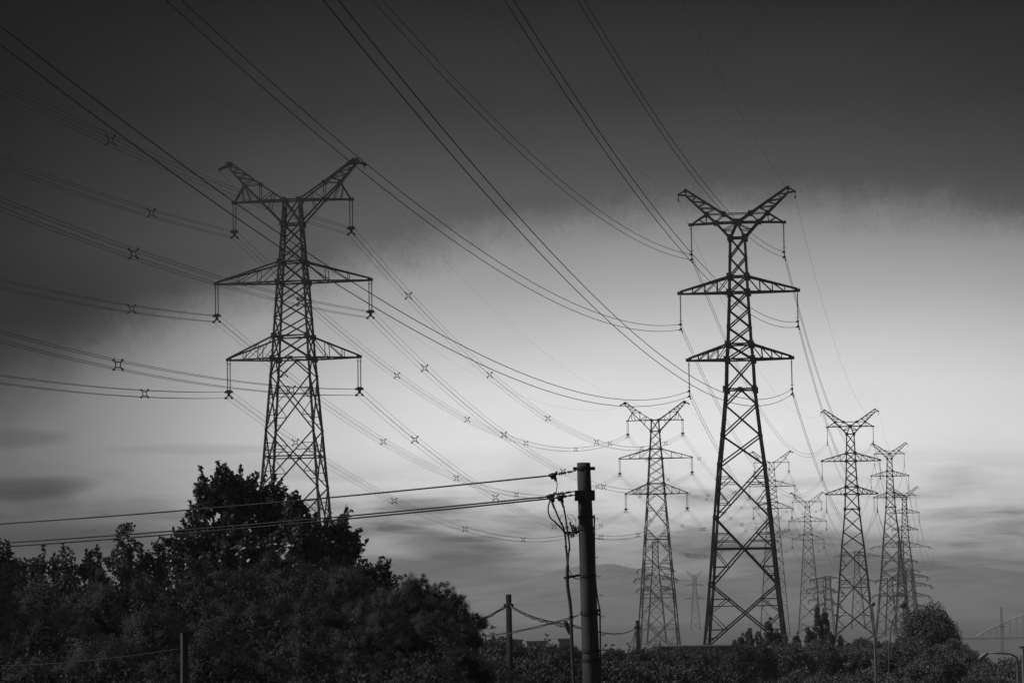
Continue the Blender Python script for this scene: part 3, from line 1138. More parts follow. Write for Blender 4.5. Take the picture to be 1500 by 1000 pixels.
# ------------------------------------------------------------------ low buildings, lamps, bridge
def low_building(u0, u1, v_top, Y, depth, label, win=True, slab=.35):
    a, b = at(u0, v_top, Y), at(u1, v_top, Y)
    cx, w, h = (a.x + b.x) / 2, b.x - a.x, a.z
    root = empty('building', (cx, Y, 0))
    tag(root, label, 'building')
    mb = MB()
    mb.box((0, depth / 2, (h - slab) / 2), w, depth, h - slab)
    mb.build('wall', M['plaster'], root)
    mb = MB()
    mb.box((0, depth / 2, h - slab / 2 + .003), w + .5, depth + .5, slab)
    mb.build('roof', M['roof'], root)
    if win:
        n = max(2, int(w / 3.2))
        for i in range(n):
            x = -w / 2 + (i + .5) * w / n
            mb = MB()
            mb.box((x, -.02, h * .62), 1.3, .05, 1.3)
            mb.build('window', M['glass'], root)
    return root


low_building(968, 1082, 946.5, 300, 12, 'long low flat roofed building at the feet of the mid-distance and largest pylons')
low_building(744, 765, 936.5, 620, 9, 'pale block on the skyline right beside the slim dark pole')
low_building(772, 800, 938.5, 640, 9, 'pale block on the skyline midway between the slim pole and the thick pole')
low_building(819, 836, 935, 600, 9, 'pale block on the skyline touching the thick concrete pole')


def gable_house():
    Y = 285
    a, b = at(1222, 960, Y), at(1262, 960, Y)
    rz = at(1238, 943, Y).z
    ez = at(1255, 958, Y).z
    w = b.x - a.x
    root = empty('house', ((a.x + b.x) / 2, Y, 0))
    tag(root, 'dark gable roofed house under the clear V topped pylon', 'house')
    mb = MB()
    mb.box((0, 4, ez / 2), w, 8, ez)
    mb.add([(-w / 2, -.001, ez), (w / 2, -.001, ez), (0, -.001, rz - .1)], [(0, 1, 2)])
    mb.build('wall', M['plaster'], root)
    mb = MB()
    for s in (-1, 1):
        e, t = (s * (w / 2 + .5), ez - .25), (0, rz)
        vs = [(e[0], -.6, e[1]), (t[0], -.6, t[1]), (t[0], 8.6, t[1]), (e[0], 8.6, e[1])]
        vs += [(x, y, z + .15) for x, y, z in vs]
        mb.add(vs, [(0, 1, 2, 3), (7, 6, 5, 4), (0, 4, 5, 1), (1, 5, 6, 2), (2, 6, 7, 3), (3, 7, 4, 0)])
    mb.build('roof', M['roof'], root)
    mb = MB()
    mb.box((0, -.02, ez * .6), 1.2, .05, 1.4)
    mb.build('window', M['glass'], root)


gable_house()


def lamp(u, Y, pole_pts, head, label, hw=.28, hl=.75, r=.055):
    base = at(pole_pts[0][0], 900, Y)
    root = empty('street_lamp', (base.x, Y, 0))
    tag(root, label, 'street lamp', 'pale street lamps at lower right')
    L = lambda p: at(p[0], p[1], Y) - Vector((base.x, Y, 0))
    P = [L(p) for p in pole_pts]
    mb = MB()
    pts = [Vector((P[0].x, 0, 0))] + P
    mb.tube(pts, [r * 1.5] + [r * (1 - .35 * i / len(P)) for i in range(len(P))], 10)
    mb.build('pole', M['lamp'], root, True)
    a, b = L(head[0]), L(head[1])
    mb = MB()
    mb.tube([a, a.lerp(b, .25), a.lerp(b, .7), b], [r * .8, hw * .42, hw * .5, hw * .2], 10)
    mb.build('lamp_head', M['lamp'], root, True)
    return root


lamp(1280, 120, [(1283, 1000), (1282, 960), (1281, 930), (1279.4, 902), (1277.4, 890), (1276.4, 881)], [(1276.3, 881), (1280.6, 887)], 'leaning pale lamp post in front of the clear V topped pylon', .2, r=.04)
lamp(1305, 120, [(1301, 1000), (1302.6, 950), (1304.5, 925), (1308, 908), (1313, 896), (1319, 887.5)], [(1318, 888), (1326.5, 882.5)], 'curved grey lamp post with a bright oval head left of the round tree', .36, r=.03)
lamp(1490, 110, [(1491, 1000), (1490.5, 975), (1489, 962), (1480, 957), (1462, 956), (1447, 955.5)], [(1448, 955.3), (1433, 965)], 'pale lamp post with a long level arm at the lower right corner', .16, r=.045)


def gantry_post():
    Y = 130
    b = at(1497.5, 900, Y)
    root = empty('sign_post', (b.x, Y, 0))
    tag(root, 'plain grey post with a short crossbar at the right edge', 'post')
    h = at(1497, 946, Y).z
    mb = MB()
    mb.tube([(0, 0, 0), (0, 0, h)], .075, 10)
    mb.build('shaft', M['lamp'], root)
    mb = MB()
    mb.beam((-.18, -.12, h - .04), (.35, -.12, h - .04), .08)
    mb.build('crossbar', M['lamp'], root)


gantry_post()


def radio_mast():
    Y = 900
    b = at(1467, 900, Y)
    root = empty('radio_mast', (b.x, Y, 0))
    tag(root, 'very thin faint mast standing in the mist at far right', 'mast')
    h = at(1467, 889, Y).z
    mb = MB()
    cs = [(-1, -.6), (1, -.6), (0, .9)]
    for i in range(3):
        mb.beam((cs[i][0] * .42, cs[i][1] * .42, 0), (cs[i][0] * .3, cs[i][1] * .3, h), .1)
    n = 14
    for k in range(n):
        for i in range(3):
            a, c = cs[i], cs[(i + 1) % 3]
            mb.beam((a[0] * .4, a[1] * .4, h * k / n), (c[0] * .4, c[1] * .4, h * (k + 1) / n), .05)
    mb.build('lattice', M['bridge'], root)
    mb = MB()
    z = at(1467, 917, Y).z
    mb.box((0, 0, z), 1.8, .5, .3)
    mb.build('platform', M['bridge'], root)


radio_mast()


def arch_bridge():
    Y = 1300
    k = Y / F_PX
    c = at(1570, 960, Y)
    root = empty('arch_bridge', (c.x, Y, 0), R(-6))
    tag(root, 'ghostly arch bridge with thin hangers at the right edge', 'bridge')
    half, rise, deck = 138 * k, 40 * k, max(c.z, 1.0)
    ar = MB()
    hg = []
    for y in (-4, 4):
        pts = [(x, y, deck + rise * (1 - (x / half) ** 2)) for x in np.linspace(-half, half, 41)]
        ar.tube(pts, .2, 8)
        for x in np.linspace(-half * .92, half * .92, 27):
            hg.append(((x, y, deck), (x, y, deck + rise * (1 - (x / half) ** 2))))
    ar.build('arch', M['bridge'], root, True)
    mb = MB()
    mb.box((0, 0, deck - .45), half * 2 + 30, 10, .5)
    mb.build('deck', M['bridge'], root)
    for a, b in hg:
        h = MB()
        h.beam(a, b, .12)
        h.build('hanger', M['bridge'], root)


arch_bridge()


# ------------------------------------------------------------------ foliage
def leaf_mesh(name, c, d, up, ln, wd, m):
    """many folded leaf blades: c centres, d directions, up normals, ln lengths, wd widths"""
    n = len(c)
    d = d / (np.linalg.norm(d, axis=1, keepdims=True) + 1e-9)
    s = np.cross(d, up)
    s /= (np.linalg.norm(s, axis=1, keepdims=True) + 1e-9)
    u = np.cross(s, d)
    ln, wd = ln[:, None], wd[:, None]
    base = c - d * ln * .5
    tip = c + d * ln * .5 - u * ln * .12
    l = c - s * wd * .5 + u * wd * .12
    r = c + s * wd * .5 + u * wd * .12
    v = np.stack([base, l, tip, r], 1).reshape(-1, 3).astype(np.float32)
    me = bpy.data.meshes.new(name)
    me.vertices.add(4 * n)
    me.vertices.foreach_set('co', v.ravel())
    i0 = np.arange(n) * 4
    tri = np.stack([i0, i0 + 2, i0 + 1, i0, i0 + 3, i0 + 2], 1).ravel().astype(np.int32)
    me.loops.add(6 * n)
    me.loops.foreach_set('vertex_index', tri)
    me.polygons.add(2 * n)
    me.polygons.foreach_set('loop_start', (np.arange(2 * n) * 3).astype(np.int32))
    me.update(calc_edges=True)
    me.materials.append(m)
    return me


def unit(n):
    v = nrg.normal(size=(n, 3))
    return v / np.linalg.norm(v, axis=1, keepdims=True)


def clump(cs, rs, per, out, upb, ln, wd, jit=.4, shell=.55):
    """leaves around each clump centre; outward and upward facing sprays"""
    C, D, U = [], [], []
    for c, r in zip(cs, rs):
        n = max(4, int(per * (r / np.mean(rs)) ** 2))
        q = unit(n)
        rad = r * (shell + (1 - shell) * nrg.random(n)) ** .7
        C.append(c + q * rad[:, None])
        D.append(q * out + np.array([0, 0, upb]) + nrg.normal(0, jit, (n, 3)))
        U.append(nrg.normal(0, .35, (n, 3)) + q + np.array([0, 0, .7]))
    C, D, U = map(np.concatenate, (C, D, U))
    n = len(C)
    return C, D, U, ln * nrg.uniform(.6, 1.3, n), wd * nrg.uniform(.7, 1.3, n)


def crown_feather(seed):
    """crown about 2.2 m in radius made of tufts of narrow leaves, centre at origin"""
    global nrg
    nrg = np.random.default_rng(seed)
    R0 = 2.2
    nb = 27
    big = unit(nb)
    big[:, 2] = np.abs(big[:, 2]) * 1.0 - .22
    big /= np.linalg.norm(big, axis=1, keepdims=True)
    bc = big * (R0 * nrg.uniform(.58, .84, (nb, 1)))
    br = nrg.uniform(.42, .74, nb)
    P = [[], [], [], [], []]
    for c, r in zip(bc, br):
        k = int(26 * (r / .55) ** 2)
        q = unit(k)
        q[:, 2] = q[:, 2] * .8 + .25
        q /= np.linalg.norm(q, axis=1, keepdims=True)
        for o in q:
            n = nrg.integers(110, 170)
            tr = nrg.uniform(.07, .14)
            cen = c + o * r * nrg.uniform(.78, 1.04)
            tang = np.cross(o, nrg.normal(0, 1, (n, 3)))
            tang /= np.linalg.norm(tang, axis=1, keepdims=True) + 1e-9
            mixd = (nrg.random((n, 1)) < .18)
            d = np.where(mixd, o * .9 + np.array([0, 0, .6]) + nrg.normal(0, .4, (n, 3)), tang + np.array([0, 0, .35]) + o * .25)
            P[0].append(cen + nrg.normal(0, tr * .6, (n, 3)))
            P[1].append(d)
            P[2].append(o * 1.4 + np.array([0, 0, .35]) + nrg.normal(0, .2, (n, 3)))
            P[3].append(nrg.uniform(.035, .07, n))
            P[4].append(nrg.uniform(.012, .022, n))
    # dark inside: larger leaves that close the crown
    q = unit(2600)
    tc2 = q * (R0 * nrg.uniform(.2, .80, (2600, 1)))
    for a, b in zip(P, clump(tc2, np.full(2600, .2), 10, .8, .5, .12, .05, .5, .1)):
        a.append(b)
    return leaf_mesh('crown', *[np.concatenate(p) for p in P], M['feather'])


def crown_spray(seed, spines, leaf=.17, per=9, step=.13, m='leaf', fill=()):
    """leafy shoots: spines is a list of polylines [(x,y,z,r)...]; leaves sit in whorls along them"""
    global nrg
    nrg = np.random.default_rng(seed)
    C, D, U = [], [], []
    for sp in spines:
        sp = np.array(sp, float)
        seg = np.linalg.norm(np.diff(sp[:, :3], axis=0), axis=1)
        tot = seg.sum()
        n = max(2, int(tot / step))
        cum = np.concatenate([[0], np.cumsum(seg)])
        for s in np.linspace(0, tot, n):
            p = np.array([np.interp(s, cum, sp[:, k]) for k in range(4)])
            k = max(3, int(per * (.6 + .8 * nrg.random())))
            q = unit(k)
            q[:, 2] = q[:, 2] * .6 + .12
            rr = p[3] * nrg.uniform(.35, 1.0, (k, 1))
            C.append(p[:3] + q * rr)
            D.append(q * 1.0 + np.array([0, 0, .25]) + nrg.normal(0, .35, (k, 3)))
            U.append(nrg.normal(0, .5, (k, 3)) + np.array([0, 0, 1.0]))
    for c, a, h in fill:
        k = int(14 + a * h * 26)
        q = unit(k) * nrg.uniform(.3, 1.1, (k, 1)) ** .5
        p = np.array(c) + q * np.array((a, a * .8, h))
        c2, d2, u2, _, _ = clump(p, nrg.uniform(.1, .24, k), 16, 1.0, .3, leaf, leaf * .6, .4, .2)
        C.append(c2)
        D.append(d2)
        U.append(u2)
    C, D, U = map(np.concatenate, (C, D, U))
    n = len(C)
    return leaf_mesh('crown', C, D, U, leaf * nrg.uniform(.55, 1.25, n), leaf * .62 * nrg.uniform(.6, 1.2, n), M[m])


def shoots(r, count, spread, z0, z1, rad, lean=.15, dome=1.0):
    """upright shoots filling a dome: list of spines"""
    out = []
    for _ in range(count):
        a, q = r.uniform(0, 2 * math.pi), math.sqrt(r.random())
        x, y = spread * q * math.cos(a), spread * q * math.sin(a)
        top = z0 + (z1 - z0) * (1 - dome * q ** 2.2 * .75) * r.uniform(.82, 1.0)
        bot = z0 - .5
        lx, ly = x * lean + r.uniform(-.12, .12), y * lean + r.uniform(-.12, .12)
        sp = []
        for t in (0, .35, .7, .9, 1.0):
            sp.append((x + lx * t + r.uniform(-.06, .06), y + ly * t + r.uniform(-.06, .06), bot + (top - bot) * t, rad * (1.15 - .75 * t ** 2)))
        out.append(sp)
    return out


def crown_dense(seed, rx, rz, leaf, nclump, per, m, cone=0.0, flat_base=True):
    """rounded crown with uneven clumps, centre at origin, top at z=rz"""
    global nrg
    nrg = np.random.default_rng(seed)
    q = unit(nclump)
    if flat_base:
        q[:, 2] = np.where(q[:, 2] < -.4, -q[:, 2], q[:, 2])
    rr = nrg.uniform(.55, 1.0, (nclump, 1)) ** .6
    c = q * rr * np.array([rx, rx, rz]) * .9
    if cone:
        k = 1 - cone * np.clip((c[:, 2] / rz + 1) / 2, 0, 1)
        c[:, :2] *= k[:, None]
    r = nrg.uniform(.5, 1.0, nclump) * rx * .27
    C, D, U, L, W = clump(c, r, per, .9, .4, leaf, leaf * .5, .45, .3)
    return leaf_mesh('crown', C, D, U, L, W, M[m])


def trunk_mesh(seed, h, r, fork=4, spread=1.2):
    rr = random.Random(seed)
    mb = MB()
    pts = [(rr.uniform(-.1, .1) * i, rr.uniform(-.1, .1) * i, h * t) for i, t in enumerate((0, .3, .6, .85, 1.0))]
    mb.tube(pts, [r, r * .8, r * .62, r * .45, r * .25], 9)
    for k in range(fork):
        a = 2 * math.pi * (k + rr.random() * .5) / fork
        b = Vector(pts[2]).lerp(Vector(pts[3]), rr.random())
        e = b + Vector((math.cos(a) * spread, math.sin(a) * spread, spread * rr.uniform(.8, 1.5)))
        mb.tube([b, b.lerp(e, .5) + Vector((0, 0, -.1)), e], [r * .4, r * .28, r * .1], 7)
    return mb.mesh('trunk', M['bark'], True)


ZTOP = {}


def tree(name, cat, label, group, p, Y, crown_me, trunk_me, top, scale, th, rz=None, zs=1.0):
    """p: image point of the crown's top; top: height of the crown's top above its own origin"""
    t = at(p[0], p[1], Y)
    root = empty(name, (t.x, Y, 0))
    tag(root, label, cat, group)
    if crown_me.name not in ZTOP:
        ZTOP[crown_me.name] = float(np.percentile([v.co.z for v in crown_me.vertices], 99.7))
    top = ZTOP[crown_me.name]
    cz = t.z - top * scale * zs
    a = rnd.uniform(0, 6.28) if rz is None else rz
    link('crown', crown_me, root, (0, 0, cz), (scale, scale, scale * zs), a)
    link('trunk', trunk_me, root, None, (max(scale, .6), max(scale, .6), (cz + .35 * top * scale) / th), a)
    return root


TR = [trunk_mesh(s, 12.0, .2, 5, .9) for s in (1, 2)]
FE = [crown_feather(s) for s in (21, 22, 23)]

GS = 'feathery leaved trees of the thicket at lower left'
shrubs = [
    (-20, 846, 60, 1.0, 'feathery tree cut by the left edge, just below the leafy saplings'),
    (62, 830, 68, 1.0, 'dark feathery tree under the first leafy saplings from the left edge'),
    (165, 834, 64, .9, 'dark feathery tree under the tallest leafy sapling at left'),
    (262, 836, 66, .9, 'dark feathery tree under the left side of the tall broadleaf tree'),
    (362, 838, 66, .85, 'feathery tree directly in front of the tall broadleaf tree'),
    (412, 806, 72, .62, 'paler feathery crown rising between the two broadleaf trees'),
    (452, 828, 66, .7, 'paler feathery tree at the foot of the lower broadleaf tree'),
    (520, 838, 66, .75, 'feathery tree left of the small dark broadleaf bush'),
    (580, 848, 63, .55, 'feathery tree just right of the small dark broadleaf bush'),
    (626, 847, 60, .50, 'domed feathery tree that ends the thicket skyline on the right'),
    (644, 896, 58, .38, 'pale topped feathery tree on the right slope of the thicket'),
    (90, 905, 54, .9, 'shadowed feathery tree low at left, second row of the thicket'),
    (228, 892, 52, .9, 'shadowed feathery tree just above the square post'),
    (372, 882, 54, .9, 'feathery tree with a broad lit top below the tall broadleaf tree, second row'),
    (492, 880, 54, .8, 'feathery tree in the second row below the lower broadleaf tree'),
    (570, 892, 53, .62, 'feathery tree with bright sprays below the domed one'),
    (640, 925, 52, .48, 'low feathery tree below the right slope of the thicket'),
    (694, 964, 52, .38, 'lowest feathery bush between the thicket and the slim dark pole'),
    (-10, 950, 46, .9, 'almost black feathery tree in the bottom left corner'),
    (150, 948, 45, .85, 'almost black feathery tree at the bottom, left of the square post'),
    (350, 940, 45, .9, 'dark feathery tree at the bottom, right of the square post'),
    (480, 945, 45, .8, 'dark feathery tree at the bottom edge under the second row'),
    (590, 960, 46, .7, 'dark feathery tree at the bottom edge near the right end of the thicket'),
    (752, 985, 50, .4, 'dark feathery bush at the bottom edge below the slim dark pole'),
]
for i, (u, v, Y, s, lab) in enumerate(shrubs):
    tree('feathery_tree', 'tree', lab, GS, (u, v), Y, FE[i % 3], TR[i % 2], 2.2, s, 12.0)

# broadleaf trees on the skyline
r_ = random.Random(5)


def lobes(r, L):
    out = []
    for (cx, cy, z0, z1, spread, cnt, rad) in L:
        for sp in shoots(r, cnt, spread, z0, z1, rad):
            out.append([(x + cx, y + cy, z, q) for x, y, z, q in sp])
    return out


K = 110 / F_PX          # metres per photo pixel at 110 m


def custom_tree(u, Y, L, seed, label, leaf=.17, per=9, step=.14, name='broadleaf_tree', group='broadleaf trees rising out of the thicket', fill=()):
    """L: lobes as (u, v_bottom, v_top, spread px, count, rad px)"""
    b = at(u, 900, Y)
    k = Y / F_PX
    root = empty(name, (b.x, Y, 0))
    tag(root, label, 'tree', group)
    r = random.Random(seed)
    sp = lobes(r, [((lu - u) * k, r.uniform(-.4, .4), at(u, vb, Y).z, at(u, vt, Y).z, s * k, c, rd * k) for lu, vb, vt, s, c, rd in L])
    fl = [(tuple(at(a, v, Y) - Vector((b.x, Y, 0))), w * k, h * k) for a, v, w, h in fill]
    link('crown', crown_spray(seed, sp, leaf, per, step, fill=fl), root)
    zt = at(u, min(l[2] for l in L), Y).z
    mb = MB()
    zb = at(u, 850, Y).z
    mb.tube([(0, 0, 0), (.1, 0, zb * .4), (-.05, .1, zb * .8), (0, 0, zb + .2)], [.24, .2, .16, .12], 9)
    for q in sp[::2]:
        p = Vector((0, 0, zb * r.uniform(.82, 1.0)))
        pts = [p] + [Vector(w[:3]) for w in q[:4]]
        mb.tube(pts, [.06, .045, .035, .022, .01], 5)
    mb.build('trunk', M['bark'], root)
    return root




def lobed_tree(u, Y, L, seed, label, leaf=.215):
    """L: crown lobes as ellipses (u, v, half width, half height) in photo pixels at distance Y"""
    global nrg
    nrg = np.random.default_rng(seed)
    b = at(u, 900, Y)
    k = Y / F_PX
    root = empty('broadleaf_tree', (b.x, Y, 0))
    tag(root, label, 'tree', 'broadleaf trees rising out of the thicket')
    cs, rs, lim = [], [], []
    for lu, lv, a, h in L:
        c = np.array(at(lu, lv, Y)) - np.array((b.x, Y, 0))
        c[1] = nrg.uniform(-.5, .5) * a * k
        n = int(8 + a * h * .023)
        q = unit(n)
        q *= nrg.uniform(.35, 1.18, (n, 1)) ** .5
        p = c + q * np.array((a, a * .9, h)) * k
        cs.append(p)
        rs.append(nrg.uniform(.16, .34, n))
        lim.append((c, p))
    cs, rs = np.concatenate(cs), np.concatenate(rs)
    ctr = np.mean(cs, axis=0)
    for c in cs[nrg.random(len(cs)) < .55]:
        o = (c - ctr) / (np.linalg.norm(c - ctr) + 1e-6) + np.array((0, 0, .9)) + nrg.normal(0, .3, 3)
        o /= np.linalg.norm(o)
        ln = nrg.uniform(.3, .75)
        extra = c + o * (np.linspace(.35, 1, 4)[:, None]) * ln
        cs = np.concatenate([cs, extra])
        rs = np.concatenate([rs, np.linspace(.15, .06, 4)])
    C, D, U, Ln, W = clump(cs, np.maximum(rs, .07), 15, 1.0, .25, leaf, leaf * .62, .4, .25)
    link('crown', leaf_mesh('crown', C, D, U, Ln, W, M['leaf']), root)
    mb = MB()
    zb = min(float(c[2]) for c, p in lim) - .4
    mb.tube([(0, 0, 0), (.12, 0, zb * .4), (-.05, .1, zb * .8), (0, 0, zb + .6)], [.26, .22, .18, .12], 10)
    for c, p in lim:
        c = Vector(c)
        s0 = Vector((0, 0, zb * nrg.uniform(.86, 1.0)))
        mb.tube([s0, s0.lerp(c, .55) + Vector((0, 0, -.15)), c], [.085, .06, .035], 6)
        for q in p[::2]:
            q = Vector(q)
            mb.tube([c.lerp(s0, .2), c.lerp(q, .55) + Vector((0, 0, -.05)), q], [.028, .018, .007], 4)
    mb.build('trunk', M['bark'], root)
    return root


lobed_tree(335, 110, [(306, 722, 17, 26), (335, 716, 20, 25), (356, 735, 22, 22), (392, 738, 17, 24), (318, 765, 42, 34), (362, 778, 42, 40), (290, 800, 30, 26), (272, 796, 12, 12), (335, 820, 60, 34), (402, 770, 15, 22), (390, 812, 34, 36), (283, 830, 26, 24), (300, 858, 40, 26), (360, 866, 50, 26)],
           31, 'tallest broadleaf tree with a two lobed crown left of the pylon foot')
lobed_tree(462, 108, [(434, 756, 14, 20), (468, 788, 20, 20), (446, 790, 26, 22), (497, 786, 15, 22), (506, 808, 15, 18), (498, 830, 20, 20), (480, 822, 36, 26), (440, 830, 36, 28), (492, 848, 22, 22), (450, 868, 50, 24)],
           32, 'lower looser broadleaf tree in front of the left pylon foot')
lobed_tree(548, 104, [(538, 846, 10, 11), (553, 842, 9, 9), (561, 852, 8, 9), (530, 854, 11, 10), (546, 864, 18, 12)], 33, 'small dark broadleaf bush right of the lower broadleaf tree', .15)
GSAP = 'leafy saplings in a row at the left'
custom_tree(184, 112, [(184, 870, 748, 7, 3, 10), (196, 870, 760, 7, 3, 8), (176, 870, 778, 12, 5, 10), (205, 870, 790, 9, 4, 8), (190, 890, 812, 22, 14, 11)], 34, 'tallest leafy sapling of the left row, pointing at the wires', name='leafy_sapling', group=GSAP, fill=((186, 790, 16, 24), (196, 822, 26, 22), (170, 826, 16, 18)))
custom_tree(232, 112, [(228, 870, 776, 5, 2, 7), (236, 870, 782, 6, 3, 7), (214, 870, 780, 6, 3, 7), (246, 875, 808, 9, 4, 9), (235, 890, 812, 18, 12, 11)], 35, 'leafy sapling between the tallest sapling and the tall broadleaf tree', name='leafy_sapling', group=GSAP, fill=((230, 812, 15, 18), (246, 828, 17, 20), (214, 830, 15, 18)))
custom_tree(135, 112, [(128, 870, 793, 7, 3, 7), (145, 870, 790, 5, 3, 7), (152, 880, 812, 9, 4, 8), (142, 890, 818, 18, 12, 11)], 36, 'short leafy sapling just left of the tallest sapling', name='leafy_sapling', group=GSAP, fill=((140, 822, 15, 18), (124, 832, 12, 14)))
custom_tree(90, 112, [(88, 870, 786, 6, 3, 7), (97, 870, 790, 6, 3, 7), (75, 880, 806, 8, 4, 8), (108, 880, 808, 7, 4, 8), (95, 890, 818, 22, 14, 11)], 37, 'forked leafy sapling third from the left edge', name='leafy_sapling', group=GSAP, fill=((96, 822, 15, 17), (78, 832, 14, 16)))
custom_tree(62, 112, [(62, 870, 790, 5, 2, 7), (50, 880, 815, 8, 4, 9), (36, 880, 812, 7, 4, 8), (48, 890, 822, 20, 12, 11)], 38, 'thin leafy sapling second from the left edge', name='leafy_sapling', group=GSAP, fill=((50, 828, 16, 16), (30, 838, 14, 14)))
custom_tree(4, 108, [(0, 880, 772, 6, 3, 9), (10, 880, 790, 10, 4, 10), (-14, 880, 764, 10, 5, 10), (5, 890, 810, 22, 14, 12)], 39, 'leafy sapling cut by the left edge', name='leafy_sapling', group=GSAP, fill=((2, 812, 15, 24), (-14, 800, 16, 26), (18, 834, 13, 14)))

# grove in the middle distance, right of the thicket
DE = [crown_dense(s, 2.2, 2.0, .16, 110, 130, 'far_leaf') for s in (41, 42, 43)]
SP = [crown_spray(s, shoots(random.Random(s), 26, 1.3, -1.5, 2.0, .42, .25), .24, 8, .26, m='far_leaf') for s in (44, 45)]
TB = trunk_mesh(9, 10.0, .2, 4, 1.0)
GG = 'dark trees of the middle grove'
grove = [
    (712, 918, 130, SP[0], .8, 'spiky dark tree right of the domed feathery tree'),
    (692, 925, 125, SP[1], .7, 'spiky dark tree touching the end of the thicket'),
    (732, 934, 140, DE[0], .7, 'small dark tree just left of the slim dark pole'),
    (771, 944, 170, DE[1], .8, 'low dark tree under the first pale skyline block'),
    (801, 931, 165, SP[1], .8, 'spiky dark tree left of the hanging splice closure'),
    (826, 944, 160, DE[2], .7, 'low dark tree left of the concrete pole'),
    (893, 944, 170, SP[0], .8, 'dark tree just right of the concrete pole conduit'),
    (905, 950, 165, DE[0], .5, 'round dark shrub top between the concrete pole and the short dark pole'),
    (925, 943, 175, SP[1], .6, 'dark tree left of the short dark pole'),
    (962, 938, 180, SP[0], .55, 'small dark tree crossing the left legs of the mid-distance pylon'),
    (948, 950, 160, DE[1], .7, 'dark tree at the foot of the short dark pole'),
    (1000, 950, 190, DE[2], 1.0, 'dark tree below the long low roof, left half'),
    (1045, 949.5, 200, DE[0], 1.0, 'dark tree below the long low roof, right half'),
    (690, 962, 95, DE[1], .7, 'black tree low between the thicket and the slim dark pole'),
    (765, 960, 110, DE[2], .8, 'black tree low under the slim dark pole'),
    (820, 962, 105, DE[0], .8, 'black tree low left of the concrete pole foot'),
    (895, 966, 105, DE[1], .8, 'black tree low right of the concrete pole foot'),
    (960, 972, 110, DE[2], .8, 'black tree low under the mid-distance pylon'),
    (1030, 975, 115, DE[0], .8, 'black tree low under the largest pylon'),
    (1098, 943, 180, DE[1], .8, 'black tree low under the pointed trees'),
]
for u, v, Y, me, s, lab in grove:
    tree('dark_tree', 'tree', lab, GG, (u, v), Y, me, TB, 2.0, s, 10.0)

# row of pointed trees and the larger crowns at the right
PO = [crown_dense(s, .95, 3.0, .16, 120, 70, 'misted_leaf', .6, False) for s in (51, 52, 53)]
GP = 'pointed trees in a row at the right'
pointed = [
    (1076, 938, 235, .75, 'stubby pointed tree at the left end of the pointed row'),
    (1086, 929, 240, .8, 'pointed tree second from the left end of the pointed row'),
    (1097, 921, 235, .85, 'tall pointed tree at the right foot of the largest pylon, third in the row'),
    (1111, 927, 240, 1.1, 'broad pointed tree under the crossing braces of the largest pylon'),
    (1126, 906, 225, .85, 'crooked pointed tree overlapping the right legs of the largest pylon'),
    (1138, 924, 235, .9, 'pointed tree just left of the right leg of the largest pylon'),
    (1150, 930, 240, .9, 'pointed tree just right of the right leg of the largest pylon'),
    (1167, 927, 245, .8, 'pointed tree left of the two dark spires'),
    (1185, 920, 250, 1.0, 'broad pointed tree touching the left dark spire'),
    (1197, 888, 260, .75, 'left one of the two tall dark spires'),
    (1207.5, 893, 262, .75, 'right one of the two tall dark spires'),
    (1217, 926, 255, .8, 'pointed tree right of the two dark spires'),
    (1231, 931, 255, .8, 'pointed tree above the gable of the dark house'),
]
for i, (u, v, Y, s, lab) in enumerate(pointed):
    tree('pointed_tree', 'tree', lab, GP, (u, v), Y, PO[i % 3], TB, 3.0, s, 10.0, None, 1.25)

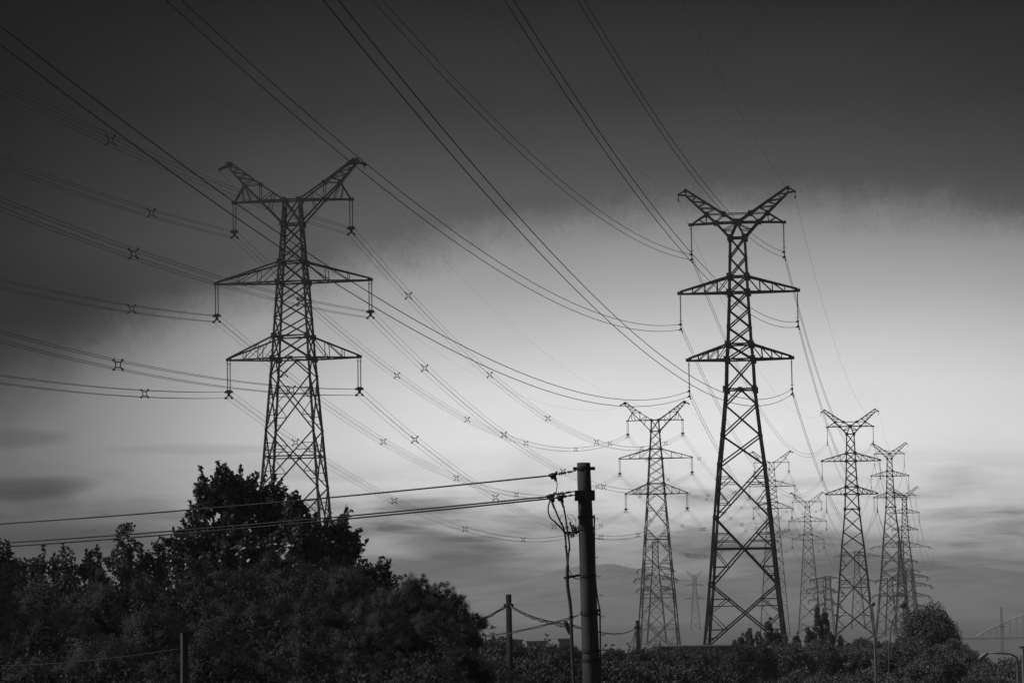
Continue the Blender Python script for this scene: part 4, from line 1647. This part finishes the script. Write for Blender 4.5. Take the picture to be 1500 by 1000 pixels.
RO = crown_dense(68, 3.6, 4.2, .17, 150, 230, 'misted_leaf', .38)
DP = [crown_dense(s, 2.2, 2.0, .16, 110, 130, 'misted_leaf') for s in (64, 65, 66)]
RO2 = crown_dense(62, 2.6, 2.4, .17, 170, 130, 'misted_leaf')
GR = 'rounded trees at lower right'
rounded = [
    (1357, 888, 205, RO, 4.2, .92, 'big rounded tree at right, taller than everything beside it'),
    (1392, 938, 200, RO2, 2.4, .75, 'rounded tree on the right shoulder of the big rounded tree'),
    (1322, 934, 200, RO2, 2.4, .7, 'rounded tree on the left shoulder of the big rounded tree'),
    (1262, 935, 230, RO2, 2.4, .62, 'small round topped tree left of the leaning lamp post'),
    (1292, 940, 225, DP[1], 2.0, .8, 'low rounded tree between the two nearer lamp posts'),
    (1420, 957, 190, DP[2], 2.0, .9, 'low rounded tree left of the level armed lamp'),
    (1462, 966, 185, DP[0], 2.0, 1.0, 'low rounded tree under the level armed lamp'),
    (1505, 964, 180, RO2, 2.4, .8, 'rounded tree cut by the right edge'),
    (1245, 948, 190, DP[0], 2.0, .8, 'low rounded tree in front of the dark house'),
    (1200, 938, 190, RO2, 2.4, .7, 'low rounded tree below the two dark spires'),
    (1150, 941, 185, DP[2], 2.0, .9, 'low rounded tree below the right foot of the largest pylon'),
    (1312, 946, 170, DP[0], 2.0, .8, 'low rounded tree at the foot of the curved lamp post'),
    (1370, 950, 160, RO2, 2.4, .7, 'low rounded tree in front of the big rounded tree'),
    (1440, 984, 150, DP[1], 2.0, .9, 'low rounded tree at the bottom, left of the corner lamp'),
    (1250, 984, 150, DP[2], 2.0, .9, 'low rounded tree at the bottom, left of the leaning lamp post'),
    (1180, 985, 150, DP[0], 2.0, .9, 'low rounded tree at the bottom under the pointed row'),
]
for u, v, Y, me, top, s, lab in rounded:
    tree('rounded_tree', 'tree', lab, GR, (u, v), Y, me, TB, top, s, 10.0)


# ------------------------------------------------------------------ mist
def haze():
    mb = MB()
    mb.box((0, 3550, 48.5), 11200, 7700, 99)
    m = bpy.data.materials.new('haze')
    m.use_nodes = True
    n = NT(m.node_tree)
    n.n.clear()
    out = n.node('ShaderNodeOutputMaterial')
    v = n.node('ShaderNodeVolumePrincipled')
    v.inputs['Color'].default_value = (.95, .95, .95, 1)
    v.inputs['Density'].default_value = .000085
    v.inputs['Anisotropy'].default_value = 0.35
    n.l.new(v.outputs[0], out.inputs['Volume'])
    o = mb.build('haze', m)
    tag(o, 'thin grey mist over the land', None, None, 'stuff')


haze()
